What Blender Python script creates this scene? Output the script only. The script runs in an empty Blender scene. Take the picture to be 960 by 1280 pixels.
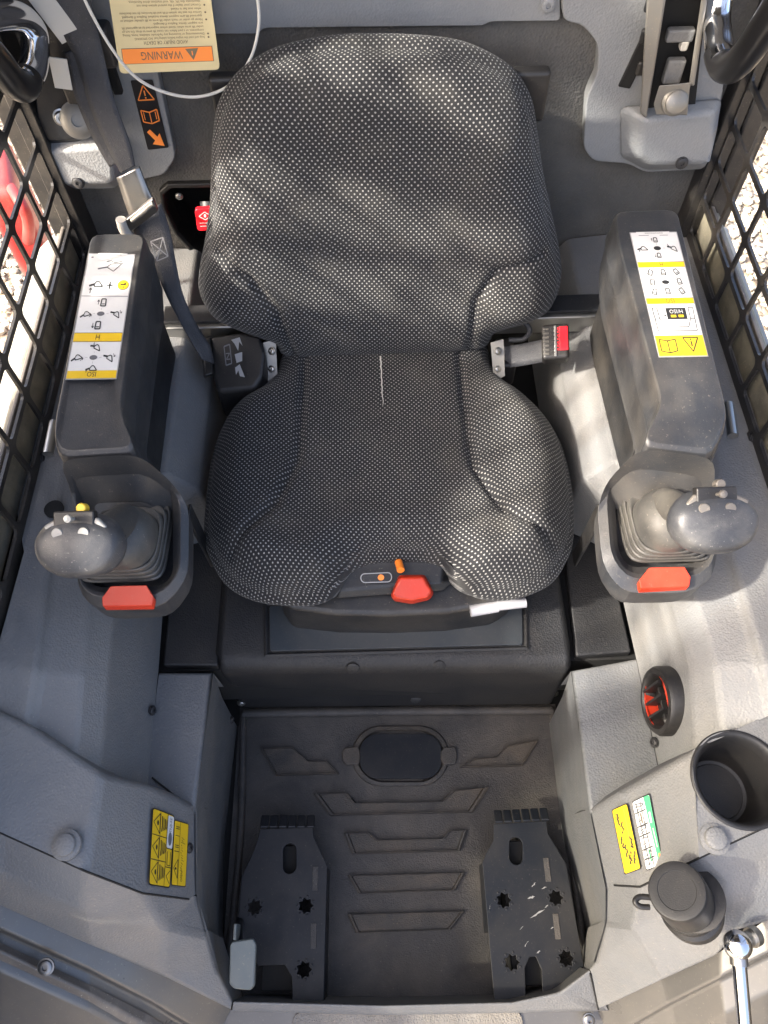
import bpy, bmesh, math, random
import numpy as np
from mathutils import Vector, Matrix
R_ = math.radians
random.seed(7); rng = np.random.RandomState(7)
scene = bpy.context.scene
col = scene.collection

# ------------------------------------------------------------------ camera
CAM = Vector((-.01, 0, 1.40))
ROT = Matrix.Rotation(R_(30), 3, 'X') @ Matrix.Rotation(R_(-1.6), 3, 'Z')
cd = bpy.data.cameras.new('camera'); cam = bpy.data.objects.new('camera', cd); col.objects.link(cam)
cam.matrix_world = Matrix.Translation(CAM) @ ROT.to_4x4()
cd.sensor_fit = 'VERTICAL'; cd.sensor_height = 24; cd.lens = 18; cd.clip_start = .02; cd.clip_end = 200
scene.camera = cam
# ------------------------------------------------------------------ sky, sun, exposure
SUN = Vector((.80, .26, -.62)).normalized()            # direction the sunlight travels
el = math.asin(-SUN.z)
w = bpy.data.worlds.new('World'); scene.world = w; w.use_nodes = True
nt = w.node_tree; bg = nt.nodes['Background']
sky = nt.nodes.new('ShaderNodeTexSky'); sky.sky_type = 'NISHITA'; sky.sun_disc = False
sky.sun_elevation = el; sky.sun_rotation = math.atan2(-SUN.x, -SUN.y)
sky.air_density = .7; sky.dust_density = 6; sky.ozone_density = 0
nt.links.new(sky.outputs[0], bg.inputs[0]); bg.inputs[1].default_value = .15
ld = bpy.data.lights.new('sun', 'SUN'); ld.energy = 2.4; ld.angle = R_(2.0); ld.color = (1, .93, .82)
lo = bpy.data.objects.new('sun', ld); col.objects.link(lo)
lo.rotation_euler = SUN.to_track_quat('-Z', 'Y').to_euler()
vs = scene.view_settings
vs.view_transform = 'Standard'; vs.look = 'None'; vs.gamma = 1; vs.use_curve_mapping = False; vs.exposure = 2.58

# ------------------------------------------------------------------ helpers
def at(px, py, z=None, y=None, x=None):
    """world point on the plane z=, y= or x= that lies at photo position px, py"""
    d = ROT @ Vector(((px-480)/960, (640-py)/960, -1))
    t = (z-CAM.z)/d.z if z is not None else ((y-CAM.y)/d.y if y is not None else (x-CAM.x)/d.x)
    return CAM + d*t
def A(p):                                              # (px, py, z) -> world
    return p if isinstance(p, Vector) else at(p[0], p[1], p[2])
def lerp(a, b, t): return a + (b-a)*t
def sset(o, smooth):
    for p in o.data.polygons: p.use_smooth = smooth
def MO(name, verts, faces, mat, parent=None, bevel=0, seg=3, smooth=True, solid=0, sub=0, midx=None, recalc=True, offset=-1):
    me = bpy.data.meshes.new(name); me.from_pydata([tuple(v) for v in verts], [], faces)
    mats = mat if isinstance(mat, (list, tuple)) else [mat]
    for m in mats: me.materials.append(M[m])
    if midx:
        for p, i in zip(me.polygons, midx): p.material_index = i
    if recalc:
        bm = bmesh.new(); bm.from_mesh(me)
        bmesh.ops.recalc_face_normals(bm, faces=bm.faces); bm.to_mesh(me); bm.free()
    o = bpy.data.objects.new(name, me); col.objects.link(o)
    sset(o, smooth)
    if smooth and not bevel and not sub: me.set_sharp_from_angle(angle=R_(44))
    if solid:
        s = o.modifiers.new('solid', 'SOLIDIFY'); s.thickness = solid; s.offset = offset
    if bevel:
        b = o.modifiers.new('bevel', 'BEVEL'); b.width = bevel; b.segments = seg; b.limit_method = 'ANGLE'
        b.angle_limit = R_(12); b.harden_normals = True
    if sub:
        s = o.modifiers.new('sub', 'SUBSURF'); s.levels = sub; s.render_levels = sub
    if parent: own(o, parent)
    return o
def own(o, parent):
    o.parent = parent
    inv = parent.get('_o')
    o.matrix_parent_inverse = Matrix.Translation(-Vector(inv)) if inv is not None else Matrix()
def thing(name, label, cat, loc, group=None):
    o = bpy.data.objects.new(name, None); col.objects.link(o); o.location = loc; o.empty_display_size = .02
    o['_o'] = list(loc); o['label'] = label; o['category'] = cat
    if group: o['group'] = group
    return o
def tag(o, label, cat, group=None):
    o['label'] = label; o['category'] = cat
    if group: o['group'] = group
    return o
def struct(o): o['kind'] = 'structure'; return o
def loft(name, rings, mat, parent=None, cap0=True, cap1=True, closed=True, bevel=0, seg=3, smooth=True, sub=0):
    n = len(rings[0]); V = []; F = []
    for r in rings: V += [A(p) for p in r]
    for i in range(len(rings)-1):
        for j in range(n if closed else n-1):
            k = (j+1) % n
            F.append((i*n+j, i*n+k, (i+1)*n+k, (i+1)*n+j))
    if cap0: F.append(tuple(range(n))[::-1])
    if cap1: F.append(tuple(range((len(rings)-1)*n, len(rings)*n)))
    return MO(name, V, F, mat, parent, bevel, seg, smooth, sub=sub)
def frame_of(axis):
    a = Vector(axis).normalized(); t = Vector((1, 0, 0)) if abs(a.x) < .8 else Vector((0, 1, 0))
    u = a.cross(t).normalized(); return u, a.cross(u).normalized(), a
def lathe(name, prof, org, axis, mat, parent=None, n=32, bevel=0, sx=1, sy=1, U=None):
    u, v, a = frame_of(axis)
    if U is not None: u = Vector(U).normalized(); v = a.cross(u)
    rings = [[Vector(org) + (u*math.cos(2*math.pi*k/n)*sx + v*math.sin(2*math.pi*k/n)*sy)*max(r, 1e-5) + a*h for k in range(n)] for r, h in prof]
    return loft(name, rings, mat, parent, cap0=True, cap1=True, bevel=bevel, seg=2)
def smooth_path(P, n=8, closed=False):
    P = [Vector(p) for p in P]; out = []; m = len(P)
    rg = range(m if closed else m-1)
    for i in rg:
        if closed: a, b, c, d = P[i-1], P[i], P[(i+1) % m], P[(i+2) % m]
        else: a, b, c, d = P[max(i-1, 0)], P[i], P[i+1], P[min(i+2, m-1)]
        for k in range(n):
            t = k/n
            out.append(.5*((2*b)+(c-a)*t+(2*a-5*b+4*c-d)*t*t+(3*b-a-3*c+d)*t**3))
    if not closed: out.append(P[-1])
    return out
def tube(name, P, r, mat, parent=None, n=12, sm=8, closed=False):
    Q = smooth_path(P, sm, closed) if sm else [Vector(p) for p in P]
    rings = []; u = None
    for i, q in enumerate(Q):
        if closed: d = Q[(i+1) % len(Q)]-Q[i-1]
        else: d = Q[min(i+1, len(Q)-1)]-Q[max(i-1, 0)]
        d.normalize()
        if u is None: u = frame_of(d)[0]
        u = (u - d*u.dot(d)).normalized(); v = d.cross(u)
        rr = r(i/(len(Q)-1)) if callable(r) else r
        rings.append([q + (u*math.cos(2*math.pi*k/n)+v*math.sin(2*math.pi*k/n))*rr for k in range(n)])
    if closed: rings.append(rings[0])
    return loft(name, rings, mat, parent, cap0=not closed, cap1=not closed)
def ribbon(name, P, W, mat, parent=None, th=.0016, sm=8):
    """P: centre points, W: half-width vectors"""
    a = smooth_path([Vector(p)-Vector(q) for p, q in zip(P, W)], sm); b = smooth_path([Vector(p)+Vector(q) for p, q in zip(P, W)], sm)
    V = []; F = []; K = 4
    for p, q in zip(a, b):
        for k in range(K+1): V.append(lerp(p, q, k/K))
    for i in range(len(a)-1):
        for k in range(K):
            F.append((i*(K+1)+k, i*(K+1)+k+1, (i+1)*(K+1)+k+1, (i+1)*(K+1)+k))
    return MO(name, V, F, mat, parent, solid=th, recalc=True, offset=0)
def box(name, c, s, mat, parent=None, bevel=.002, rot=None, seg=3):
    V = [Vector((x*s[0]/2, y*s[1]/2, z*s[2]/2)) for x in (-1, 1) for y in (-1, 1) for z in (-1, 1)]
    if rot is not None: V = [rot @ v for v in V]
    V = [v+Vector(c) for v in V]
    return MO(name, V, [(0, 1, 3, 2), (4, 6, 7, 5), (0, 4, 5, 1), (2, 3, 7, 6), (0, 2, 6, 4), (1, 5, 7, 3)], mat, parent, bevel, seg)
def net(name, V, F, mat, parent=None, bevel=.008, seg=4, solid=.0, skirt=None):
    keys = list(V); ix = {k: i for i, k in enumerate(keys)}
    return MO(name, [A(V[k]) for k in keys], [tuple(ix[k] for k in f.split()) for f in F], mat, parent, bevel, seg, True, solid)
def prism(name, top, h, mat, parent=None, bevel=.003, seg=3, axis=Vector((0, 0, -1)), grow=0):
    T = [A(p) for p in top]; c = sum(T, Vector())/len(T)
    B = [p + (p-c)*grow + axis*h for p in T]
    return loft(name, [B, T], mat, parent, bevel=bevel, seg=seg)
def holed(name, outer, holes, mat, parent=None, solid=.004, bevel=0, offset=-1):
    bm = bmesh.new()
    for loop in [outer]+holes:
        vs_ = [bm.verts.new(A(p)) for p in loop]
        for i in range(len(vs_)): bm.edges.new((vs_[i-1], vs_[i]))
    bmesh.ops.triangle_fill(bm, use_beauty=True, use_dissolve=False, edges=bm.edges[:])
    bmesh.ops.recalc_face_normals(bm, faces=bm.faces)
    if bm.faces and sum((f.normal.dot(CAM-f.calc_center_median()) for f in bm.faces)) < 0:
        bmesh.ops.reverse_faces(bm, faces=bm.faces)
    me = bpy.data.meshes.new(name); bm.to_mesh(me); bm.free(); me.materials.append(M[mat])
    o = bpy.data.objects.new(name, me); col.objects.link(o)
    if solid:
        s = o.modifiers.new('s', 'SOLIDIFY'); s.thickness = solid; s.offset = offset
    if bevel:
        b = o.modifiers.new('b', 'BEVEL'); b.width = bevel; b.segments = 2; b.limit_method = 'ANGLE'; b.angle_limit = R_(40)
    if parent: own(o, parent)
    return o
def roundpoly(P, r, n=4):
    """round the corners of a closed 3-D polygon"""
    P = [A(p) for p in P]; out = []
    for i, p in enumerate(P):
        a, b = P[i-1], P[(i+1) % len(P)]
        ra = min(r, (a-p).length*.45); rb = min(r, (b-p).length*.45)
        s, e = p+(a-p).normalized()*ra, p+(b-p).normalized()*rb
        for k in range(n+1):
            t = k/n; out.append(s*(1-t)**2 + p*2*t*(1-t) + e*t*t)
    return out
def screw(p, nrm, r, mat='bolt', parent=None, name='screw', h=.004):
    o = lathe(name, [(r*1.25, 0), (r*1.25, h*.35), (r, h*.4), (r, h*.8), (r*.8, h), (r*.4, h), (r*.38, h*.55), (0, h*.55)], p, nrm, mat, parent, n=16)
    return o

# ------------------------------------------------------------------ materials
M = {}
def mat(name, rgb, rough=.5, metal=0, dust=0, dustc=(.33, .28, .21), dscale=6, grain=0, gscale=700, var=0, spec=.5, scratch=0, rvar=0):
    m = bpy.data.materials.new(name); m.use_nodes = True; M[name] = m
    t = m.node_tree; N = t.nodes; L = t.links; b = N['Principled BSDF']
    b.inputs['Base Color'].default_value = (*rgb, 1); b.inputs['Roughness'].default_value = rough
    b.inputs['Metallic'].default_value = metal; b.inputs['Specular IOR Level'].default_value = spec
    tc = N.new('ShaderNodeTexCoord'); cur = None
    def noise(sc, det=6, rg=.6, dist=0):
        n = N.new('ShaderNodeTexNoise'); n.inputs['Scale'].default_value = sc; n.inputs['Detail'].default_value = det
        n.inputs['Roughness'].default_value = rg; n.inputs['Distortion'].default_value = dist
        L.new(tc.outputs['Object'], n.inputs['Vector']); return n.outputs['Fac']
    def ramp(x, lo, hi, a=0, c=1):
        r = N.new('ShaderNodeMapRange'); r.inputs[1].default_value = lo; r.inputs[2].default_value = hi
        r.inputs[3].default_value = a; r.inputs[4].default_value = c; L.new(x, r.inputs[0]); return r.outputs[0]
    def mix(f, a, c):
        x = N.new('ShaderNodeMix'); x.data_type = 'RGBA'
        if isinstance(f, float): x.inputs[0].default_value = f
        else: L.new(f, x.inputs[0])
        for s, v in ((6, a), (7, c)):
            if isinstance(v, tuple): x.inputs[s].default_value = (*v, 1)
            else: L.new(v, x.inputs[s])
        return x.outputs[2]
    cur = rgb
    if var: cur = mix(ramp(noise(dscale*3), .3, .7), tuple(c*(1-var) for c in rgb), tuple(min(1, c*(1+var)) for c in rgb))
    if dust:
        cur = mix(ramp(noise(dscale, 9, .65, .4), .42, .72, 0, dust), cur, dustc)
        cur = mix(ramp(noise(dscale*28, 4, .7), .6, .78, 0, dust*.7), cur, dustc)
        cur = mix(ramp(noise(330, 2, .5), .66, .74, 0, min(.6, dust*1.3)), cur, tuple(min(.6, c*1.25) for c in dustc))
    if scratch:
        cur = mix(ramp(noise(dscale*12, 12, .85, 1.5), .63, .68, 0, scratch), cur, (.5, .48, .44))
    if not isinstance(cur, tuple): L.new(cur, b.inputs['Base Color'])
    if rvar: L.new(ramp(noise(dscale*2, 8), .3, .7, rough-rvar, rough+rvar), b.inputs['Roughness'])
    if grain:
        bp = N.new('ShaderNodeBump'); bp.inputs['Strength'].default_value = grain; bp.inputs['Distance'].default_value = .0012
        v = N.new('ShaderNodeTexVoronoi'); v.inputs['Scale'].default_value = gscale
        L.new(tc.outputs['Object'], v.inputs['Vector'])
        ad = N.new('ShaderNodeMath'); ad.operation = 'ADD'; L.new(v.outputs['Distance'], ad.inputs[0]); L.new(noise(gscale*.4, 4), ad.inputs[1])
        L.new(ad.outputs[0], bp.inputs['Height']); L.new(bp.outputs[0], b.inputs['Normal'])
    return m
mat('panel', (.140, .143, .146), .52, dust=.2, grain=.38, gscale=360, var=.06, rvar=.08)
mat('panel_lower', (.115, .120, .125), .5, dust=.18, grain=.45, gscale=330, var=.06, rvar=.08)
mat('trim', (.20, .21, .22), .5, dust=.10, grain=.35, gscale=330, var=.04)
mat('console', (.027, .029, .033), .42, dust=.14, grain=.12, gscale=600, var=.08, rvar=.1, dscale=9)
mat('console_dark', (.010, .011, .013), .45, dust=.12, grain=.15, gscale=500, rvar=.1)
mat('fender', (.08, .082, .084), .48, dust=.15, grain=.15, gscale=420, rvar=.08)
mat('deck', (.010, .0105, .012), .6, dust=.05, grain=.4, gscale=380, dscale=8)
mat('foam', (.082, .080, .076), .85, dust=.22, dustc=(.2, .165, .11), grain=.9, gscale=260, var=.18, dscale=5)
mat('matting', (.034, .032, .031), .62, dust=.62, dustc=(.13, .112, .092), grain=.45, gscale=420, dscale=7, var=.15, rvar=.1)
mat('mat_rib', (.034, .032, .030), .6, dust=.6, dustc=(.14, .108, .075), grain=.5, gscale=420, dscale=9, var=.2)
mat('cover_plate', (.035, .043, .051), .42, dust=.12, scratch=.25, dscale=5, rvar=.1)
mat('black_steel', (.008, .010, .014), .45, spec=.3, dust=.06, scratch=.18, dscale=7, rvar=.12)
mat('scuffed_steel', (.008, .010, .014), .45, spec=.3, dust=.08, scratch=.6, dscale=5, rvar=.12)
mat('hole', (.006, .006, .006), .8)
mat('rubber', (.009, .009, .010), .48, dust=.05, grain=.08, dscale=12)
mat('sleeve', (.010, .010, .011), .28)
mat('boot', (.046, .045, .043), .5, dust=.28, dustc=(.26, .23, .18), dscale=14, rvar=.1)
mat('grip', (.032, .034, .039), .46, dust=.16, dustc=(.38, .36, .32), dscale=22, grain=.12, gscale=900, rvar=.12)
mat('button', (.24, .24, .23), .4, dust=.15)
mat('button_dark', (.085, .082, .08), .45, dust=.25)
mat('yellow_button', (.80, .52, .02), .4, dust=.2)
mat('red', (.50, .030, .008), .45, dust=.08, dscale=20)
mat('signal_red', (.62, .012, .022), .3)
mat('orange', (.90, .24, .03), .4)
mat('bolt', (.22, .22, .22), .38, 1, dust=.3)
mat('dark_bolt', (.03, .03, .032), .4, .2)
mat('chrome', (.75, .76, .78), .10, 1, dust=.06, rvar=.05)
mat('zinc', (.40, .40, .39), .36, 1, dust=.22, dscale=15, rvar=.1)
mat('dirty_metal', (.22, .212, .195), .48, .55, dust=.45, dustc=(.26, .23, .18), dscale=14, rvar=.12)
mat('pad_metal', (.085, .105, .112), .5, .25, dust=.2, scratch=.2)
mat('frame', (.12, .115, .108), .38, .35, dust=.35, dustc=(.22, .20, .17), scratch=.25, dscale=6, rvar=.15)
mat('seal', (.10, .088, .077), .55, dust=.5, dustc=(.32, .28, .23), dscale=10)
mat('grit', (.22, .205, .185), .9, dust=.4, grain=1, gscale=380, var=.25)
mat('guard', (.012, .012, .013), .35, dust=.12, dscale=10)
mat('rail', (.16, .15, .12), .6, dust=.6, dustc=(.36, .32, .22), dscale=12, var=.3)
mat('webbing', (.028, .030, .036), .55, dust=.12, dustc=(.25, .24, .22), grain=.5, gscale=800, dscale=14)
mat('gun_metal', (.20, .20, .20), .33, .9, dust=.35, dscale=14)
mat('tag_card', (.66, .55, .30), .4, var=.03)
mat('tag_white', (.52, .50, .45), .5)
mat('ink', (.02, .02, .02), .5)
mat('ink_grey', (.12, .12, .13), .5)
mat('ink_brown', (.17, .13, .08), .5)
mat('decal_white', (.60, .60, .585), .38, dust=.10)
mat('decal_yellow', (.68, .44, .012), .38, dust=.06)
mat('decal_black', (.012, .012, .014), .3)
mat('decal_orange', (.92, .27, .05), .4)
mat('decal_green', (.06, .34, .15), .4)
mat('decal_edge', (.28, .28, .28), .3)
mat('cable', (.55, .54, .50), .3)
mat('lever_white', (.32, .32, .34), .4)
mat('arm_paint', (.20, .20, .185), .6, dust=.6, dustc=(.27, .25, .205), dscale=8, scratch=.3)
mat('machine_red', (.30, .014, .014), .4, dust=.25, dscale=5)
mat('roof', (.10, .10, .105), .6)
mat('pebble', (.34, .295, .23), .85, var=.5, dscale=14)

def gravel():
    m = bpy.data.materials.new('gravel'); m.use_nodes = True; M['gravel'] = m
    t = m.node_tree; N = t.nodes; L = t.links; b = N['Principled BSDF']; b.inputs['Roughness'].default_value = .9
    tc = N.new('ShaderNodeTexCoord'); v = N.new('ShaderNodeTexVoronoi'); v.inputs['Scale'].default_value = 38
    L.new(tc.outputs['Object'], v.inputs['Vector'])
    r = N.new('ShaderNodeValToRGB'); e = r.color_ramp.elements
    e[0].color = (.17, .13, .09, 1); e[1].color = (.42, .385, .32, 1); x = e.new(.5); x.color = (.32, .26, .19, 1)
    sp = N.new('ShaderNodeSeparateColor'); L.new(v.outputs['Color'], sp.inputs[0]); L.new(sp.outputs[0], r.inputs[0]); L.new(r.outputs[0], b.inputs['Base Color'])
    bp = N.new('ShaderNodeBump'); bp.inputs['Distance'].default_value = .02; bp.invert = True
    L.new(v.outputs['Distance'], bp.inputs['Height']); L.new(bp.outputs[0], b.inputs['Normal'])
gravel()

def fabric():
    m = bpy.data.materials.new('fabric'); m.use_nodes = True; M['fabric'] = m
    t = m.node_tree; N = t.nodes; L = t.links; b = N['Principled BSDF']
    b.inputs['Roughness'].default_value = .85; b.inputs['Specular IOR Level'].default_value = .25
    b.inputs['Sheen Weight'].default_value = .08; b.inputs['Sheen Roughness'].default_value = .5
    uv = N.new('ShaderNodeTexCoord').outputs['UV']
    def vm(op, a, c=None):
        n = N.new('ShaderNodeVectorMath'); n.operation = op
        for i, v in enumerate((a, c)):
            if v is None: continue
            if isinstance(v, tuple): n.inputs[i].default_value = v
            else: L.new(v, n.inputs[i])
        return n.outputs['Value'] if op == 'LENGTH' else n.outputs['Vector']
    def mm(op, a, c=0., d=0.):
        n = N.new('ShaderNodeMath'); n.operation = op
        for i, v in enumerate((a, c, d)):
            if isinstance(v, float): n.inputs[i].default_value = v
            else: L.new(v, n.inputs[i])
        return n.outputs[0]
    def noise(sc, det=3, out='Fac'):
        n = N.new('ShaderNodeTexNoise'); n.inputs['Scale'].default_value = sc; n.inputs['Detail'].default_value = det
        L.new(uv, n.inputs['Vector']); return n.outputs[out]
    jit = vm('MULTIPLY', vm('SUBTRACT', noise(90, 2, 'Color'), (.5, .5, .5)), (.0026, .0026, 0))
    wob = vm('MULTIPLY', vm('SUBTRACT', noise(9, 2, 'Color'), (.5, .5, .5)), (.012, .012, 0))
    q = vm('MULTIPLY', vm('ADD', vm('ADD', uv, jit), wob), (1/.0098, 1/.0104, 0))
    def lat(off):
        f = vm('SUBTRACT', vm('FRACTION', vm('ADD', q, (off, off, 0))), (.5, .5, 0))
        return vm('LENGTH', vm('MULTIPLY', f, (.0098, .0104, 0)))
    d = mm('MINIMUM', lat(0.), lat(.5))
    r = N.new('ShaderNodeMapRange'); r.interpolation_type = 'SMOOTHSTEP'
    r.inputs[1].default_value = .0011; r.inputs[2].default_value = .0018; r.inputs[3].default_value = 1; r.inputs[4].default_value = 0
    L.new(d, r.inputs[0])
    vr = N.new('ShaderNodeMapRange'); vr.inputs[1].default_value = .3; vr.inputs[2].default_value = .7; vr.inputs[3].default_value = .55; vr.inputs[4].default_value = 1
    L.new(noise(260, 2), vr.inputs[0])
    dot = mm('MULTIPLY', r.outputs[0], vr.outputs[0])
    base = N.new('ShaderNodeMix'); base.data_type = 'RGBA'
    base.inputs[6].default_value = (.007, .0075, .009, 1); base.inputs[7].default_value = (.022, .0225, .025, 1); L.new(noise(900, 2), base.inputs[0])
    du = N.new('ShaderNodeMix'); du.data_type = 'RGBA'; L.new(base.outputs[2], du.inputs[6]); du.inputs[7].default_value = (.12, .11, .09, 1)
    dr = N.new('ShaderNodeMapRange'); dr.inputs[1].default_value = .5; dr.inputs[2].default_value = .75; dr.inputs[4].default_value = .18; L.new(noise(11, 8), dr.inputs[0]); L.new(dr.outputs[0], du.inputs[0])
    c = N.new('ShaderNodeMix'); c.data_type = 'RGBA'; L.new(dot, c.inputs[0]); L.new(du.outputs[2], c.inputs[6]); c.inputs[7].default_value = (.33, .325, .31, 1)
    L.new(c.outputs[2], b.inputs['Base Color'])
    bp = N.new('ShaderNodeBump'); bp.inputs['Strength'].default_value = .5; bp.inputs['Distance'].default_value = .0012
    h = mm('ADD', mm('MULTIPLY', dot, .7), mm('MULTIPLY', noise(1100, 2), .5))
    L.new(h, bp.inputs['Height']); L.new(bp.outputs[0], b.inputs['Normal'])
fabric()

# ------------------------------------------------------------------ flat print on decals
class Decal:
    def __init__(s, W, H, c, lift=.0006):
        s.W, s.H = W, H; s.c = [A(p) for p in c]
        n = (s.c[1]-s.c[0]).cross(s.c[3]-s.c[0]).normalized()
        s.n = n if n.dot(CAM-s.c[0]) > 0 else -n
        s.lift = lift; s.V = []; s.F = []; s.I = []; s.mats = []
    def P(s, u, v, l):
        u /= s.W; v /= s.H
        return lerp(lerp(s.c[0], s.c[1], u), lerp(s.c[3], s.c[2], u), v) + s.n*(s.lift+l*.00022)
    def mi(s, m):
        if m not in s.mats: s.mats.append(m)
        return s.mats.index(m)
    def poly(s, pts, m, l=1):
        i = len(s.V); s.V += [s.P(u, v, l) for u, v in pts]
        s.F.append(tuple(range(i, i+len(pts)))); s.I.append(s.mi(m))
    def rect(s, a, b, c, d, m, l=1, r=0):
        if not r: s.poly([(a, b), (c, b), (c, d), (a, d)], m, l); return
        P = []
        for cx, cy, t0 in ((c-r, d-r, 0), (a+r, d-r, 90), (a+r, b+r, 180), (c-r, b+r, 270)):
            P += [(cx+r*math.cos(R_(t0+k*22.5)), cy+r*math.sin(R_(t0+k*22.5))) for k in range(5)]
        s.poly(P, m, l)
    def line(s, pts, wd, m='ink', l=3, closed=False):
        pts = list(pts)+([pts[0]] if closed else [])
        for (a, b), (c, d) in zip(pts, pts[1:]):
            ln = math.hypot(c-a, d-b) or 1; x, y = -(d-b)/ln*wd/2, (c-a)/ln*wd/2
            s.poly([(a+x, b+y), (c+x, d+y), (c-x, d-y), (a-x, b-y)], m, l)
    def disc(s, cx, cy, rx, ry, m, l=2, n=20):
        s.poly([(cx+rx*math.cos(k*2*math.pi/n), cy+ry*math.sin(k*2*math.pi/n)) for k in range(n)], m, l)
    def text(s, body, cx, cy, h, m='ink', l=3, flip=True, align='CENTER', width=None, rot=0):
        cu = bpy.data.curves.new('t', 'FONT'); cu.body = body; cu.align_x = align; cu.resolution_u = 2
        o = bpy.data.objects.new('t', cu); col.objects.link(o)
        dg = bpy.context.evaluated_depsgraph_get(); me = bpy.data.meshes.new_from_object(o.evaluated_get(dg))
        k = h/.70; xs = [v.co.x for v in me.vertices] or [0]
        kx = k if not width else width/max(1e-6, max(xs)-min(xs))
        i = len(s.V); sg = -1 if flip else 1; cr, sr = math.cos(rot), math.sin(rot)
        for v in me.vertices:
            x, y = sg*v.co.x*kx, -sg*(v.co.y-.35)*k
            s.V.append(s.P(cx+x*cr-y*sr, cy+x*sr+y*cr, l))
        for p in me.polygons: s.F.append(tuple(i+j for j in p.vertices)); s.I.append(s.mi(m))
        bpy.data.objects.remove(o); bpy.data.curves.remove(cu); bpy.data.meshes.remove(me)
    def build(s, name, parent=None):
        return MO(name, s.V, s.F, s.mats, parent, smooth=False, midx=s.I, recalc=False)
def warn_tri(D, cx, cy, r, m='ink', wd=.6, up=1, l=3, txt=True):
    P = [(cx, cy-r*up), (cx+r, cy+r*.75*up), (cx-r, cy+r*.75*up)]
    D.line(P, wd, m, l, True)
    if txt:
        D.line([(cx, cy-r*.35*up), (cx, cy+r*.3*up)], wd*1.2, m, l); D.disc(cx, cy+r*.52*up, wd*.7, wd*.7, m, l, 8)
def bucket(D, x, y, s, m='ink', mir=1, ang=0):
    c, q = math.cos(ang), math.sin(ang)
    T = lambda P: [(x+(a*mir*c-b*q)*s, y+(a*mir*q+b*c)*s) for a, b in P]
    D.line(T([(-1.1, .25), (-.35, 0)]), s*.3, m); D.line(T([(-.35, 0), (0, -.45), (.35, -.4), (1, .35), (-.3, .35), (-.35, 0)]), s*.17, m)
def machine(D, x, y, s, ang=0, arrow=0, m='ink'):
    c, q = math.cos(ang), math.sin(ang)
    T = lambda P: [(x+(a*c-b*q)*s, y+(a*q+b*c)*s) for a, b in P]
    D.line(T([(-.5, -.8), (.5, -.8), (.6, .8), (-.6, .8)]), s*.27, m, closed=True)
    D.line(T([(-.35, .35), (.35, .35)]), s*.2, m)
    if arrow: D.line(T([(-1.2, .5), (-1.2, -.5)]), s*.14, m); D.line(T([(-1.45, -.15*arrow), (-1.2, -.6*arrow), (-.95, -.15*arrow)]), s*.14, m)
def arrow(D, a, b, wd, m='ink', hd=2):
    D.line([a, b], wd, m); dx, dy = b[0]-a[0], b[1]-a[1]; ln = math.hypot(dx, dy); dx /= ln; dy /= ln
    D.line([(b[0]-dx*hd-dy*hd*.7, b[1]-dy*hd+dx*hd*.7), b, (b[0]-dx*hd+dy*hd*.7, b[1]-dy*hd-dx*hd*.7)], wd, m)
def dial(D, x, y, rx=4, ry=2.6, m='ink_grey', rays=4):
    D.disc(x, y, rx, ry, m, 3)
    for k in range(rays):
        t = k*2*math.pi/rays
        D.line([(x+math.cos(t)*rx*1.5, y+math.sin(t)*ry*1.7), (x+math.cos(t)*rx*2.1, y+math.sin(t)*ry*2.5)], .5, 'ink_grey')

# ================================================================== THE SETTING
# ground and gravel
g = MO('ground', [(-40, -20, -.60), (40, -20, -.60), (40, 60, -.60), (-40, 60, -.60)], [(0, 1, 2, 3)], 'gravel', smooth=False); struct(g)
ico = bmesh.new(); bmesh.ops.create_icosphere(ico, subdivisions=1, radius=1)
iv = np.array([v.co[:] for v in ico.verts]); ifc = np.array([[v.index for v in f.verts] for f in ico.faces]); ico.free()
PV = []; PF = []; cnt = 0
for side, x0, x1 in ((-1, .95, 2.1), (1, .95, 2.1)):
    for k in range(3200):
        x = side*(x0+(x1-x0)*rng.rand()); y = .9+2.9*rng.rand()
        s = .011+.014*rng.rand(); sc = np.array([s, s*(.6+.4*rng.rand()), s*(.4+.3*rng.rand())])
        a = rng.rand()*6.3; c, q = math.cos(a), math.sin(a)
        v = iv*sc*(.85+.3*rng.rand(12, 1)); v = v@np.array([[c, q, 0], [-q, c, 0], [0, 0, 1]])
        PV.append(v+np.array([x, y, -.597+s*.2])); PF.append(ifc+cnt); cnt += 12
pv = np.concatenate(PV); pf = np.concatenate(PF)
pb = MO('pebbles', [tuple(p) for p in pv], [tuple(int(i) for i in f) for f in pf], 'pebble', recalc=False, smooth=False); pb['kind'] = 'stuff'
tag(pb, 'loose tan gravel pebbles on the ground outside the cab', 'gravel')

# cab floor
fl = MO('cab_floor', [(-.55, -.12, -.012), (.55, -.12, -.012), (.55, 1.2, -.012), (-.55, 1.2, -.012)], [(0, 1, 2, 3)], 'hole', smooth=False); struct(fl)
# rear wall with the recess of the red switch
wy = 1.06
def W(px, py, y=wy): return at(px, py, y=y)
rec = [(205, 240), (214, 232), (262, 231), (300, 236), (300, 325), (262, 322), (240, 308), (222, 288), (208, 258)]
rw = holed('rear_wall', [Vector((-.535, wy, .2)), Vector((.55, wy, .2)), Vector((.55, wy, 1.62)), Vector((-.535, wy, 1.62))], [[W(*p) for p in rec]], 'foam', solid=.02); struct(rw)
rb = loft('recess_box', [[W(*p)+Vector((0, .004, 0)) for p in rec], [W(*p)+Vector((0, .08, 0)) for p in rec]], 'hole', rw, cap0=False)
rr0 = [W(*p) for p in rec]; rc = sum(rr0, Vector())/len(rr0)
loft('recess_gasket', [[rc+(p-rc)*f+Vector((0, dy, 0)) for p in rr0] for f, dy in ((1.14, .0), (1.12, -.008), (1.02, -.008), (.96, -.002), (.95, .03))], 'rubber', rw, cap0=False, cap1=False, bevel=.002)
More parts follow.
